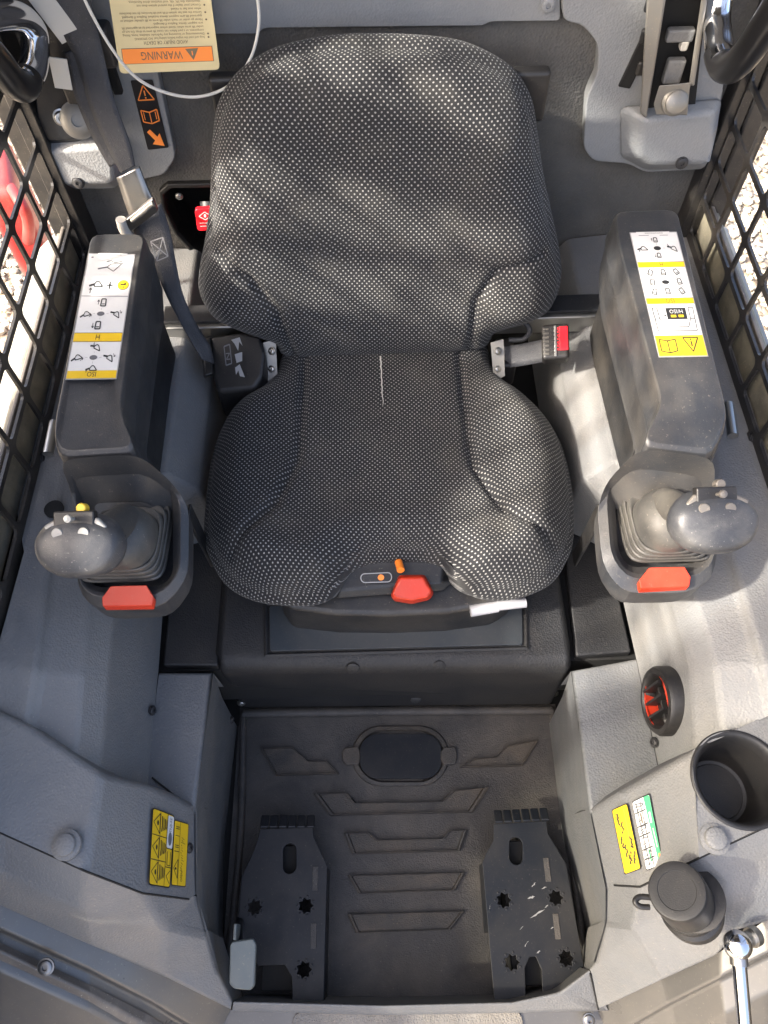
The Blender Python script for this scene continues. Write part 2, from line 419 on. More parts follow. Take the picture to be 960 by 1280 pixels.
screw(W(224, 245, wy-.003)+Vector((0, .0, 0)), (0, -1, 0), .005, 'zinc', rw, 'bolt')
# light grey upper panel
up = roundpoly([W(x, y, wy-.012) for x, y in ((100, -160), (100, 44), (322, 42), (330, 35), (604, 32), (612, 27), (700, 26), (700, -160))], .006)
u1 = struct(loft('rear_upper_panel', [[p+Vector((0, .012, 0)) for p in up], up], 'trim', bevel=.003))
screw(W(685, 5, wy-.013), (0, -1, 0), .0085, 'trim', u1, 'plug', .006)
# corner trims
rt = [W(x, y, wy-.022) for x, y in ((703, -140), (703, 27), (728, 31), (748, 56), (747, 92), (733, 122), (729, 185), (741, 202), (786, 205), (806, 216), (884, 212), (896, 150), (905, 110), (905, -140))]
rt = roundpoly(rt, .012, 3)
c1 = struct(loft('corner_trim_right', [[p+Vector((0, .022, 0)) for p in rt], rt], 'trim', bevel=.005))
bx = [W(x, y, 1.012) for x, y in ((803, 150), (893, 140), (890, 198), (880, 204), (815, 206), (800, 196))]
bb = [W(x, y, wy-.0225) for x, y in ((772, 130), (905, 120), (896, 160), (884, 212), (806, 214), (772, 196))]
loft('stepped_block', [bb, bx], 'trim', c1, bevel=.008, seg=4)
screw(W(852, 203, 1.011)+Vector((0, -.001, 0)), (0, -1, .2), .0075, 'dark_bolt', c1)
lt = [W(x, y, wy-.02) for x, y in ((48, -140), (48, 182), (76, 237), (143, 236), (150, 230), (205, 219), (220, 197), (199, 100), (192, 60), (192, -140))]
lt = roundpoly(lt, .010, 3)
c2 = struct(loft('corner_trim_left', [[p+Vector((0, .02, 0)) for p in lt], lt], 'trim', bevel=.004))
bx = [W(x, y, 1.015) for x, y in ((60, 190), (140, 184), (141, 224), (136, 229), (82, 230), (76, 226))]
bb = [W(x, y, wy-.0205) for x, y in ((48, 168), (156, 166), (160, 225), (143, 235), (76, 236), (60, 215))]
loft('stepped_block', [bb, bx], 'trim', c2, bevel=.008, seg=4)
screw(W(98, 228, 1.015), (0, -1, .2), .0075, 'dark_bolt', c2)
# unseen lower hull below the side panels, added to keep sun from leaking in
for s_, nm in ((-1, 'cab_hull_left'), (1, 'cab_hull_right')): struct(box(nm, (s_*.548, .3, .12), (.03, 1.7, .76), 'guard', bevel=.004))
struct(box('cab_underside', (0, .5, -.17), (1.06, 1.28, .2), 'guard', bevel=.004))
# unseen cab roof, added and cut short to set the skylight inside
rf = box('added_roof', (0, .78, 1.66), (1.14, .80, .05), 'roof', bevel=.01); struct(rf)

# riser under the seat, deck and deck mats
rv = {'a': (270, 828, .305), 'b': (716, 826, .305), 'c': (300, 884, .02), 'd': (692, 880, .02), 'e': (276, 842, .285), 'f': (713, 840, .285),
      'g': Vector((-.262, .80, .31)), 'h': Vector((.262, .80, .31)), 'i': Vector((-.262, .40, .31)), 'j': Vector((.262, .40, .31)),
      'm': Vector((-.285, .80, .0)), 'n': Vector((.285, .80, .0))}
rs = net('seat_riser', rv, ['a b j i', 'i j h g', 'a e f b', 'e c d f', 'a i g m c e', 'b f d n h j'], 'deck', bevel=.012, seg=4); struct(rs)
pl = [(337, 758, .313), (652, 756, .313), (653, 806, .313), (338, 814, .313)]
box_pl = prism('cover_plate', [A(p)+Vector((0, 0, .002)) for p in roundpoly(pl, .004)], .006, 'cover_plate', rs, bevel=.0012)
plo = [A(p) for p in ((329, 752, .312), (660, 750, .312), (661, 812, .312), (330, 822, .312))]; pli = [A((p[0], p[1], .312)) for p in ((335, 757), (654, 755), (655, 808), (336, 816))]
loft('plate_border', [plo, [p+Vector((0, 0, .003)) for p in lerp_l] if False else [lerp(a, b, .5)+Vector((0, 0, .003)) for a, b in zip(plo, pli)], pli], 'deck', rs, cap0=False, cap1=False, bevel=.001)
for px, py in ((302, 874), (692, 862)): screw(at(px, py, .06)+Vector((0, -.006, 0)), (0, -1, .35), .006, 'zinc', rs, 'bolt', .005)
for px, py in ((441, 833), (549, 830), (520, 873)): lathe('plug', [(.010, 0), (.010, .002), (.008, .003), (0, .003)], at(px, py, .295 if py < 850 else .08)+Vector((0, -.002, 0)), (0, -1, .5), 'deck', rs, n=16)
for nm, pts in (('deck_mat_left', ((203, 832, .296), (272, 832, .296), (285, 640, .296), (222, 640, .296))), ('deck_mat_right', ((720, 820, .296), (790, 815, .296), (748, 630, .296), (700, 630, .296)))):
    struct(prism(nm, pts, .02, 'deck', bevel=.004))
struct(box('deck_filler', (0, .75, .2), (.86, .74, .15), 'hole', bevel=0))  # black filler, its colour gives the dark gaps beside the deck mats

# floor mat and raised ribs
fm = struct(MO('floor_mat', [at(300, 884, 0), at(694, 880, 0), Vector((.292, -.1, 0)), Vector((-.285, -.1, 0))], [(0, 1, 2, 3)], 'matting', smooth=False))
ribs = [[(326, 936), (366, 935), (386, 953), (410, 953), (424, 968), (345, 970)],
        [(575, 960), (592, 950), (620, 948), (634, 933), (673, 926), (653, 958)],
        [(392, 993), (430, 992), (442, 1005), (555, 1003), (569, 989), (611, 985), (591, 1016), (412, 1020)],
        [(430, 1042), (458, 1041), (470, 1051), (556, 1049), (564, 1039), (584, 1038), (575, 1064), (440, 1068)],
        [(435, 1095), (581, 1091), (569, 1113), (448, 1117)], [(435, 1143), (581, 1139), (563, 1162), (445, 1166)]]
for r in ribs:
    o = [at(x, y, .0005) for x, y in r]; c = sum(o, Vector())/len(o)
    rg = [(1.0, 0), (1.0, .006), (.975, .008), (.945, .008), (.925, .003)]
    loft('tread_rib', [[c+(p-c)*f+Vector((0, 0, h)) for p in o] for f, h in rg], 'mat_rib', fm, cap0=False, bevel=.0006, seg=2)
def rrect(x0, y0, x1, y1, r, z, n=8):
    P = []
    for cx, cy, t0 in ((x1-r, y1-r, 0), (x0+r, y1-r, 90), (x0+r, y0+r, 180), (x1-r, y0+r, 270)):
        P += [at(cx+r*math.cos(R_(t0+k*90/n)), cy+r*math.sin(R_(t0+k*90/n)), z) for k in range(n+1)]
    return P
loft('drain_ring', [rrect(440, 907, 561, 983, 36, .0005), rrect(441, 908, 560, 982, 36, .006), rrect(446, 912, 556, 978, 33, .007), rrect(448, 914, 553, 976, 32, .001)], 'mat_rib', fm, cap0=False, cap1=False)
prism('drain_cover', rrect(450, 917, 552, 973, 22, .008), .008, 'black_steel', fm, bevel=.001)
for x0, x1 in ((428, 450), (551, 571)): prism('drain_tab', [(x0+4, 934, .010), (x1-2, 933, .010), (x1, 940, .010), (x1, 950, .010), (x1-2, 955, .010), (x0+4, 956, .010), (x0, 950, .010), (x0, 939, .010)], .009, 'mat_rib', fm, bevel=.002)
# rolled mat edges
tube('mat_edge', [at(304, 892, .006), at(300, 1050, .006), Vector((-.278, -.09, .006))], .006, 'matting', fm)
tube('mat_edge', [at(690, 888, .006), at(712, 1050, .006), Vector((.284, -.09, .006))], .006, 'matting', fm)
tube('mat_edge', [at(304, 892, .008), at(500, 889, .008), at(690, 888, .008)], .008, 'matting', fm)

# ---- left side
RY = [Vector((0, 1.05, 0)), Vector((0, .62, 0))]
def outer_panel(name, s, rows, mt):
    V = {}; F = []
    base = [(.272, .30), (.282, .44), (.318, .49), (.44, .503), (.455, .507), (.53, .510)]
    allrows = [[Vector((s*x, y, z)) for x, z in base] for y in (1.055, .60)] + [[A(p) for p in r] for r in rows]
    n = len(base)
    for i, r in enumerate(allrows):
        for j, p in enumerate(r): V[f'{i}_{j}'] = p
    for i in range(len(allrows)-1):
        for j in range(n-1): F.append(f'{i}_{j} {i}_{j+1} {i+1}_{j+1} {i+1}_{j}')
    return struct(net(name, V, F, mt, bevel=.012, seg=5))
spl = outer_panel('side_panel_left', -1, [
    [(209, 690, .30), (150, 690, .44), (120, 690, .475), (72, 690, .495), (63, 690, .505), (30, 690, .51)],
    [(198, 838, .30), (136, 845, .44), (103, 845, .475), (54, 840, .495), (44, 838, .505), (-8, 828, .51)],
    [(184, 1000, .30), (124, 998, .42), (92, 975, .45), (38, 935, .465), (28, 930, .475), (-44, 905, .49)]], 'panel')
spr = outer_panel('side_panel_right', 1, [
    [(765, 690, .30), (822, 690, .44), (852, 690, .475), (905, 690, .495), (915, 690, .505), (975, 690, .51)],
    [(795, 822, .30), (862, 830, .44), (895, 832, .475), (945, 832, .495), (956, 832, .505), (1010, 820, .51)],
    [(827, 978, .30), (868, 945, .42), (905, 920, .45), (960, 895, .475), (972, 890, .485), (1050, 850, .50)]], 'panel')
for px, py, z, s, p in ((190, 888, .31, 1, spl), (818, 928, .31, -1, spr)): screw(at(px, py, z+.004), (s*.95, -.1, .35), .006, 'dark_bolt', p)
lathe('rubber_plug', [(.013, 0), (.013, .003), (.010, .004), (0, .004)], at(68, 637, .511), (0, 0, 1), 'hole', spl, n=20)

def footwell(name, s, top, inner):
    """top: four (px,py,z) seat-side to front; inner: run of the inner edge towards the sill"""
    V = {}; F = []
    for i, p in enumerate(top): V[f't{i}'] = A(p)
    F.append('t0 t1 t2 t3')
    run = ['t1', 't2']
    for i, p in enumerate(inner): V[f'n{i}'] = A(p); run.append(f'n{i}')
    for k in run:
        p = V[k]; V['m'+k] = Vector((p.x+s*.012, p.y, p.z*.55)); V['f'+k] = Vector((p.x+s*.020, p.y, -.01))
    for a, b in zip(run, run[1:]): F += [f'{a} {b} m{b} m{a}', f'm{a} m{b} f{b} f{a}']
    V['bk'] = Vector((V['t0'].x, V['t0'].y+.003, .22)); V['bk2'] = Vector((V['t1'].x, V['t1'].y+.003, .22)); F.append('t0 t1 bk2 bk')
    return struct(net(name, V, F, 'panel_lower', bevel=.006, seg=4))
fwl = footwell('footwell_panel_left', -1, [(199, 840, .302), (266, 840, .302), (244, 1012, .297), (178, 1002, .302)], [(245, 1116, .27), (258, 1170, .215), (272, 1214, .16)])
fwr = footwell('footwell_panel_right', 1, [(795, 823, .302), (714, 838, .302), (737, 1012, .297), (826, 978, .302)], [(757, 1110, .27), (757, 1155, .215), (742, 1204, .16)])
for px, py, z, s, p in ((292, 900, .2, 1, fwl), (710, 862, .2, -1, fwr)): screw(Vector((at(px, py, z).x, at(px, py, z).y, z))+Vector((s*-.004, 0, 0)), (s, 0, .1), .005, 'dark_bolt', p)
screw(at(747, 1013, .285), (-.9, 0, .3), .006, 'zinc', fwr)

# corner consoles
LV = {'R0': (-80, 850, .525), 'R1': (40, 908, .495), 'R2': (128, 966, .472), 'R3': (186, 980, .395), 'R4': (236, 1003, .312), 'F0': (-80, 1000, .49), 'F1': (0, 1040, .482),
      'F2': (108, 1089, .468), 'F3': (178, 1116, .385), 'F4': (236, 1124, .288), 'I4': (246, 1012, .288), 'J4': (246, 1117, .262)}
for k in ('R0', 'R1', 'R2', 'R3', 'R4'): LV['d'+k] = A(LV[k]) + Vector((0, .01, -.12))
ccl = struct(net('corner_console_left', LV, ['R0 R1 F1 F0', 'R1 R2 F2 F1', 'R2 R3 F3 F2', 'R3 R4 F4 F3', 'R4 I4 J4 F4', 'R0 R1 dR1 dR0', 'R1 R2 dR2 dR1', 'R2 R3 dR3 dR2', 'R3 R4 dR4 dR3'], 'panel', bevel=.009, seg=5))
lathe('round_plug', [(.0165, -.003), (.0165, .002), (.0125, .003), (.0115, .0075), (.008, .009), (0, .009)], at(83, 1056, .478), (0, -.1, 1), 'panel', ccl, n=24)
screw(at(236, 1060, .299), (.85, 0, .5), .0055, 'dark_bolt', ccl)
CZ = .47
cupc = at(925, 974, CZ); cupr = .0525
V = {'R0': (1060, 845, CZ), 'R2': (866, 938, CZ), 'R3': (776, 988, .375), 'R4': (741, 1010, .305), 'F0': (1060, 985, CZ), 'F2': (874, 1072, CZ), 'F3': (800, 1108, .365), 'F4': (768, 1106, .288), 'I4': (737, 1014, .288), 'J4': (758, 1112, .262)}
for k in ('R0', 'R2', 'R3', 'R4'): V['d'+k] = A(V[k]) + Vector((0, .01, -.12))
ccr = struct(net('corner_console_right', V, ['R2 R3 F3 F2', 'R3 R4 F4 F3', 'R4 I4 J4 F4', 'R0 R2 dR2 dR0', 'R2 R3 dR3 dR2', 'R3 R4 dR4 dR3'], 'panel', bevel=.009, seg=5))
ring = [cupc + Vector((math.cos(k*math.pi/24), math.sin(k*math.pi/24), 0))*(cupr+.002) for k in range(48)]
holed('console_top', [V['R0'], V['R2'], V['F2'], V['F0']], [ring], 'panel', ccr, solid=.003)
cup = tag(lathe('cup_holder', [(.030, -.088), (.042, -.085), (.047, -.02), (.0525, -.004), (.0540, -.003), (.0560, -.003), (.0562, .0004), (.0550, .0014), (.0530, .0016), (.0512, .0010), (.0500, -.0006), (.0475, -.004), (.045, -.02), (.041, -.076), (.038, -.081), (.034, -.082), (.033, -.080), (0, -.080)],
      cupc+Vector((0, 0, .001)), (0, 0, 1), 'rubber', n=56), 'round black cup holder sunk in the right corner console', 'cup holder')
screw(at(824, 1087, .372)+Vector((-.012, 0, 0)), (-.75, 0, .6), .0065, 'bolt', ccr)
lathe('round_plug', [(.0165, -.003), (.0165, .002), (.0125, .003), (.0115, .0075), (.008, .009), (0, .009)], at(893, 1049, CZ), (0, 0, 1), 'panel', ccr, n=24)

# door ledges
V = {'F0': (-80, 1000, .486), 'F1': (0, 1040, .478), 'F2': (108, 1089, .464), 'F3': (178, 1116, .381), 'F4': (236, 1124, .284), 'E': (246, 1117, .258), 'G': (259, 1170, .212), 'K': (273, 1214, .157), 'L': (290, 1252, .12),
     'M0': (-80, 1055, .465), 'M1': (0, 1092, .445), 'M2': (100, 1138, .405), 'M3': (205, 1158, .31), 'P0': (-80, 1098, .41), 'P1': (0, 1133, .385), 'P2': (110, 1181, .31), 'P3': (205, 1222, .22), 'P4': (288, 1263, .10)}
for k in ('P0', 'P1', 'P2', 'P3', 'P4'): V['d'+k] = A(V[k]) + Vector((0, .004, -.05))
for k in 'GKL': V['d'+k] = A(V[k]) + Vector((-.006, .0, -.14))
lel = struct(net('door_ledge_left', V, ['F0 F1 M1 M0', 'F1 F2 M2 M1', 'F2 F3 M3 M2', 'F3 F4 E M3', 'M3 E G', 'M0 M1 P1 P0', 'M1 M2 P2 P1', 'M2 M3 P3 P2', 'M3 G K P3', 'P3 K L P4', 'P0 P1 dP1 dP0', 'P1 P2 dP2 dP1', 'P2 P3 dP3 dP2', 'P3 P4 dP4 dP3', 'G K dK dG', 'K L dL dK'], 'panel', bevel=.010, seg=5))
V = {'F0': (1060, 985, .466), 'F2': (874, 1072, .466), 'F3': (800, 1108, .361), 'F4': (768, 1106, .284), 'E': (758, 1112, .258), 'G': (758, 1155, .212), 'K': (744, 1204, .157), 'L': (738, 1212, .14),
     'M0': (1060, 1030, .46), 'M2': (905, 1105, .42), 'M3': (790, 1160, .30), 'P0': (1060, 1108, .42), 'P1': (960, 1152, .39), 'P1b': (918, 1164, .375), 'P2': (900, 1194, .35), 'P3': (828, 1226, .23), 'P4': (748, 1263, .10), 'N': (739, 1216, .13)}
for k in ('P0', 'P1', 'P1b', 'P2', 'P3', 'P4'): V['d'+k] = A(V[k]) + Vector((0, .004, -.05))
for k in 'GKL': V['d'+k] = A(V[k]) + Vector((.006, .0, -.14))
ler = struct(net('door_ledge_right', V, ['F0 F2 M2 M0', 'F2 F3 M3 M2', 'F3 F4 E M3', 'M3 E G', 'M0 M2 P2 P1b P1 P0', 'M2 M3 P3 P2', 'M3 G K P3', 'P3 K L N P4', 'P0 P1 dP1 dP0', 'P1 P1b dP1b dP1', 'P1b P2 dP2 dP1b', 'P2 P3 dP3 dP2', 'P3 P4 dP4 dP3', 'G K dK dG', 'K L dL dK'], 'panel', bevel=.010, seg=5))
# dark joints between console, ledge and sill
for run, p in (([(-80, 1000.5, .489), (0, 1040.5, .481), (108, 1089.5, .467), (178, 1116.5, .384), (236, 1124, .287)], lel), ([(1060, 985.5, .469), (874, 1072.5, .469), (800, 1108.5, .364), (768, 1106.5, .287)], ler), ([(738, 1217, .131), (748, 1262, .101)], ler), ([(240, 1012, .301), (190, 972, .303)], fwl)):
    P = [A(q) for q in run]
    tube('joint', [lerp(P[i], P[i+1], k/4) for i in range(len(P)-1) for k in range(4)]+[P[-1]], .0014, 'hole', p, n=6, sm=0)
# sill
V = {'a': (292, 1252, .118), 'b': (480, 1257, .118), 'c': (640, 1253, .118), 'd': (700, 1240, .122), 'e': (737, 1213, .137), 'f': (738, 1217, .128), 'g': (746, 1263, .098), 'h': (650, 1266, .098), 'i': (480, 1269, .098), 'j': (290, 1264, .098)}
for k in 'abcde': V['d'+k] = A(V[k]) + Vector((0, .006, -.13))
for k in 'ghij': V['x'+k] = A(V[k]) + Vector((0, -.002, -.05))
sl = struct(net('door_sill', V, ['a b i j', 'b c h i', 'c d g h', 'd e f g', 'a b db da', 'b c dc db', 'c d dd dc', 'd e de dd', 'g h xh xg', 'h i xi xh', 'i j xj xi'], 'panel', bevel=.006, seg=4))
# metal door frame running under the ledges
def strip(name, rows, mt, bev=.004):
    V = {}; F = []
    for i, r in enumerate(rows):
        for j, p in enumerate(r): V[f'{i}_{j}'] = p
    for i in range(len(rows)-1):
        for j in range(len(rows[0])-1): F.append(f'{i}_{j} {i}_{j+1} {i+1}_{j+1} {i+1}_{j}')
    return struct(net(name, V, F, mt, bevel=bev))
dfl = strip('door_frame_left', [[(-80, 1094, .375), (0, 1130, .35), (110, 1178, .275), (205, 1219, .185), (289, 1260, .075)],
    [(-80, 1125, .365), (0, 1161, .34), (110, 1211, .265), (190, 1252, .185), (270, 1300, .065)], [(-80, 1128, .335), (0, 1164, .31), (110, 1214, .24), (190, 1255, .16), (268, 1303, .045)],
    [(-80, 1180, .33), (0, 1213, .30), (110, 1262, .23), (180, 1300, .15), (260, 1345, .04)], [(-80, 1260, .22), (0, 1300, .20), (110, 1340, .13), (180, 1370, .06), (260, 1400, .0)]], 'frame')
dfs = strip('door_seal_left', [[(-80, 1143, .345), (0, 1178, .32), (110, 1230, .245), (185, 1268, .165), (262, 1318, .05)], [(-80, 1153, .352), (0, 1189, .327), (110, 1241, .252), (180, 1280, .17), (258, 1328, .055)], [(-80, 1166, .340), (0, 1200, .316), (110, 1251, .24), (178, 1291, .16), (254, 1338, .045)]], 'seal')
screw(at(58, 1208, .305), (0, -.35, .9), .0085, 'bolt', dfl, 'bolt', .006)
dfr = strip('door_frame_right', [[(1060, 1104, .385), (960, 1148, .355), (900, 1190, .315), (828, 1222, .20), (746, 1260, .075)],
    [(1060, 1140, .375), (960, 1192, .345), (900, 1222, .305), (836, 1254, .195), (762, 1296, .065)], [(1060, 1143, .345), (960, 1195, .315), (900, 1225, .28), (838, 1257, .17), (764, 1300, .045)],
    [(1060, 1190, .34), (960, 1240, .30), (905, 1268, .26), (850, 1300, .15), (780, 1345, .04)], [(1060, 1290, .22), (960, 1330, .2), (905, 1350, .16), (860, 1370, .06), (790, 1400, .0)]], 'frame')
screw(at(736, 1274, .085), (0, -.35, .9), .0075, 'bolt', dfr, 'bolt', .006)
trd = struct(MO('sill_plate', [at(270, 1262, .07), at(480, 1266, .07), at(770, 1260, .07), at(800, 1420, .04), at(240, 1420, .04)], [(0, 1, 2, 3, 4)], 'frame', smooth=False))
prism('grip_tape', roundpoly([(367, 1265, .074), (500, 1267, .074), (652, 1263, .074), (668, 1420, .046), (350, 1420, .046)], .014), .003, 'grit', trd, bevel=.001)

# ================================================================== SIDE GUARDS
def guard(s, X, pitch_y, pitch_z, y0, z0, label):
    root = thing('side_guard', label, 'mesh guard', (X, .7, .5), 'perforated side guards of the cab')
    hy, hz = pitch_y*.5-.0042, pitch_z*.5-.0042
    ny = int(1.05/pitch_y); nz = int(.95/pitch_z)
    V = []; F = []; r = .009
    # sheet built cell by cell with rounded rectangular holes
    for i in range(ny):
        for j in range(nz):
            cy, cz = y0-(i+.5)*pitch_y, z0+(j+.5)*pitch_z; b = len(V); O = []; I = []
            for qy, qz, t0 in ((1, 1, 0), (-1, 1, 90), (-1, -1, 180), (1, -1, 270)):
                for k in range(4):
                    t = R_(t0+k*30)
                    I.append((X, cy+qy*(hy-r)+math.cos(t)*r, cz+qz*(hz-r)+math.sin(t)*r))
                    if k in (0, 1): pass
                O.append((X, cy+qy*pitch_y/2, cz+qz*pitch_z/2))
            V += O+I
            for q in range(4):
                a = b+4+q*4
                F += [(b+q, a, a+1), (b+q, a+1, a+2), (b+q, a+2, a+3)]
                n = (q+1) % 4; F.append((b+q, a+3, b+4+n*4, b+n))
    o = MO('perforated_sheet', V, F, 'guard', root, solid=.004, recalc=True, smooth=False)
    bm = bmesh.new(); bm.from_mesh(o.data); bmesh.ops.remove_doubles(bm, verts=bm.verts, dist=1e-5); bmesh.ops.recalc_face_normals(bm, faces=bm.faces); bm.to_mesh(o.data); bm.free()
    box('bottom_flange', (X, y0-.525, z0-.022), (.006, 1.10, .046), 'guard', root, bevel=.001)
    box('rear_flange', (X-s*.002, y0+.022, z0+.45), (.030, .046, 1.0), 'guard', root, bevel=.002)
    for y in (.30, .62): screw(Vector((X-s*.003, y, z0-.016)), (-s, 0, 0), .008, 'dark_bolt', root, 'bolt')
    return root
def shade_plate(root, X):  # unseen plate added beside the guard to shade the belt and rear trim
    o = loft('corner_shade', [[Vector((x, y, z)) for y, z in ((.88, .80), (1.05, .80), (1.05, 1.40), (.80, 1.40), (.84, 1.05), (.88, .96))] for x in (X-.002, X+.002)], 'guard', root)
gl = guard(-1, -.492, .086, .066, 1.012, .522, 'black perforated steel side guard beside the armrest with the belt')
gr = guard(1, .512, .085, .063, 1.030, .522, 'black perforated steel side guard beside the armrest with the H/ISO decal')
shade_plate(gl, -.502)
# inner rear pillar plate along the left guard
pil = [at(0, 120, x=-.50), at(22, 128, x=-.497), at(100, 282, x=-.497), at(97, 330, x=-.50)]
for s, X, nm, lb in ((-1, -.514, 'window_rail', 'weathered tan window rail outside the left side guard'), (1, .534, 'window_rail', 'weathered tan window rail outside the right side guard')):
    t = thing(nm, lb, 'rail', (X, .6, .5), 'window rails outside the side guards')
    box('rail_body', (X, .55, .535), (.022, 1.1, .05), 'rail', t, bevel=.003)
    box('rubber_lip', (X-s*.004, .55, .566), (.006, 1.1, .014), 'seal', t, bevel=.002)
# rear pillars of the cab
struct(box('rear_pillar_left', (-.505, 1.045, .95), (.05, .05, .9), 'guard', bevel=.004))
struct(box('rear_pillar_right', (.545, 1.05, .95), (.04, .05, .9), 'guard', bevel=.004))

# ================================================================== OUTSIDE: lift arms
def arm(s, X0, X1, label):
    t = thing('lift_arm', label, 'lift arm', (s*(X0+X1)/2, .6, 0), 'lift arms beside the cab')
    prof = [(-1.2, .06), (1.30, .06), (1.42, .12), (1.40, .28), (1.25, .34), (-1.2, .34)]
    loft('arm_beam', [[Vector((s*X0, y, z)) for y, z in prof], [Vector((s*X1, y, z)) for y, z in prof]], 'arm_paint', t, bevel=.01)
    return t
al = arm(-1, .568, .69, 'dusty pale lift arm outside the left side guard')
ar = arm(1, .582, .70, 'dusty pale lift arm outside the right side guard')
# unseen shapes added beside the left arm: shade the seat, streak the backrest
bp0 = [(.0, .58), (.0, .93), (.18, .97), (.34, 1.08), (.55, 1.10), (.62, 1.02), (.62, .60)]
loft('shade_boom', [[Vector((-.72, y, z)) for y, z in bp0], [Vector((-.64, y, z)) for y, z in bp0]], 'arm_paint', al, bevel=.01)
tube('shade_bar', [Vector((-.57, .98, .935)), Vector((-.57, .45, 1.50))], .043, 'arm_paint', al, n=16, sm=1)
tube('thin_shade_bar', [Vector((-.57, .83, .80)), Vector((-.575, .72, 1.0)), Vector((-.57, .56, 1.28))], .014, 'rubber', al, n=12, sm=4)
tube('thin_shade_bar', [Vector((-.59, .80, .70)), Vector((-.60, .66, .95)), Vector((-.59, .50, 1.22))], .012, 'rubber', al, n=12, sm=4)
# unseen pane added on the left: dims sun on the front right corner
gm = bpy.data.materials.new('dimming_pane'); gm.use_nodes = True; M['dimming_pane'] = gm
gn = gm.node_tree; gb = gn.nodes['Principled BSDF']; gb.inputs['Roughness'].default_value = .05; gb.inputs['Base Color'].default_value = (.02, .02, .02, 1)
gt = gn.nodes.new('ShaderNodeBsdfTransparent'); gt.inputs[0].default_value = (.58, .58, .56, 1); gx = gn.nodes.new('ShaderNodeMixShader'); gx.inputs[0].default_value = .92
gn.links.new(gb.outputs[0], gx.inputs[1]); gn.links.new(gt.outputs[0], gx.inputs[2]); gn.links.new(gx.outputs[0], gn.nodes['Material Output'].inputs[0])
dr_ = thing('added_door', 'added unseen framed pane that dims the sun from the left', 'door', (-.66, -.45, .45))
box('added_pane', (-.66, -.46, 1.05), (.005, .86, 1.2), 'dimming_pane', dr_, .001)
for y in (-.90, -.02): box('added_stile', (-.66, y, 1.05), (.03, .035, 1.26), 'guard', dr_, .004)
for z in (.44, 1.66): box('door_rail', (-.66, -.46, z), (.03, .845, .035), 'guard', dr_, .004)
struct(box('added_header', (-.545, .55, 1.48), (.05, 1.1, .11), 'guard', bevel=.006))  # unseen rail added under the roof edge to shape the sun coming in
rb = thing('red_fender', 'red painted machine fender outside the left side guard', 'fender', (-1.0, 1.9, -.2))
fo = [at(-30, 165, z=.0), at(10, 168, z=.0), at(19, 236, z=.0), at(-30, 242, z=.0)]
prism('fender_shell', fo, .35, 'machine_red', rb, bevel=.03)
hose = tag(tube('red_hose', [at(16, 236, z=0), at(26, 254, z=.0), at(33, 268, z=-.03), at(36, 284, z=-.08), at(35, 300, z=-.16)], .017, 'machine_red'), 'thin red hose looping over gravel outside the left guard', 'hose')

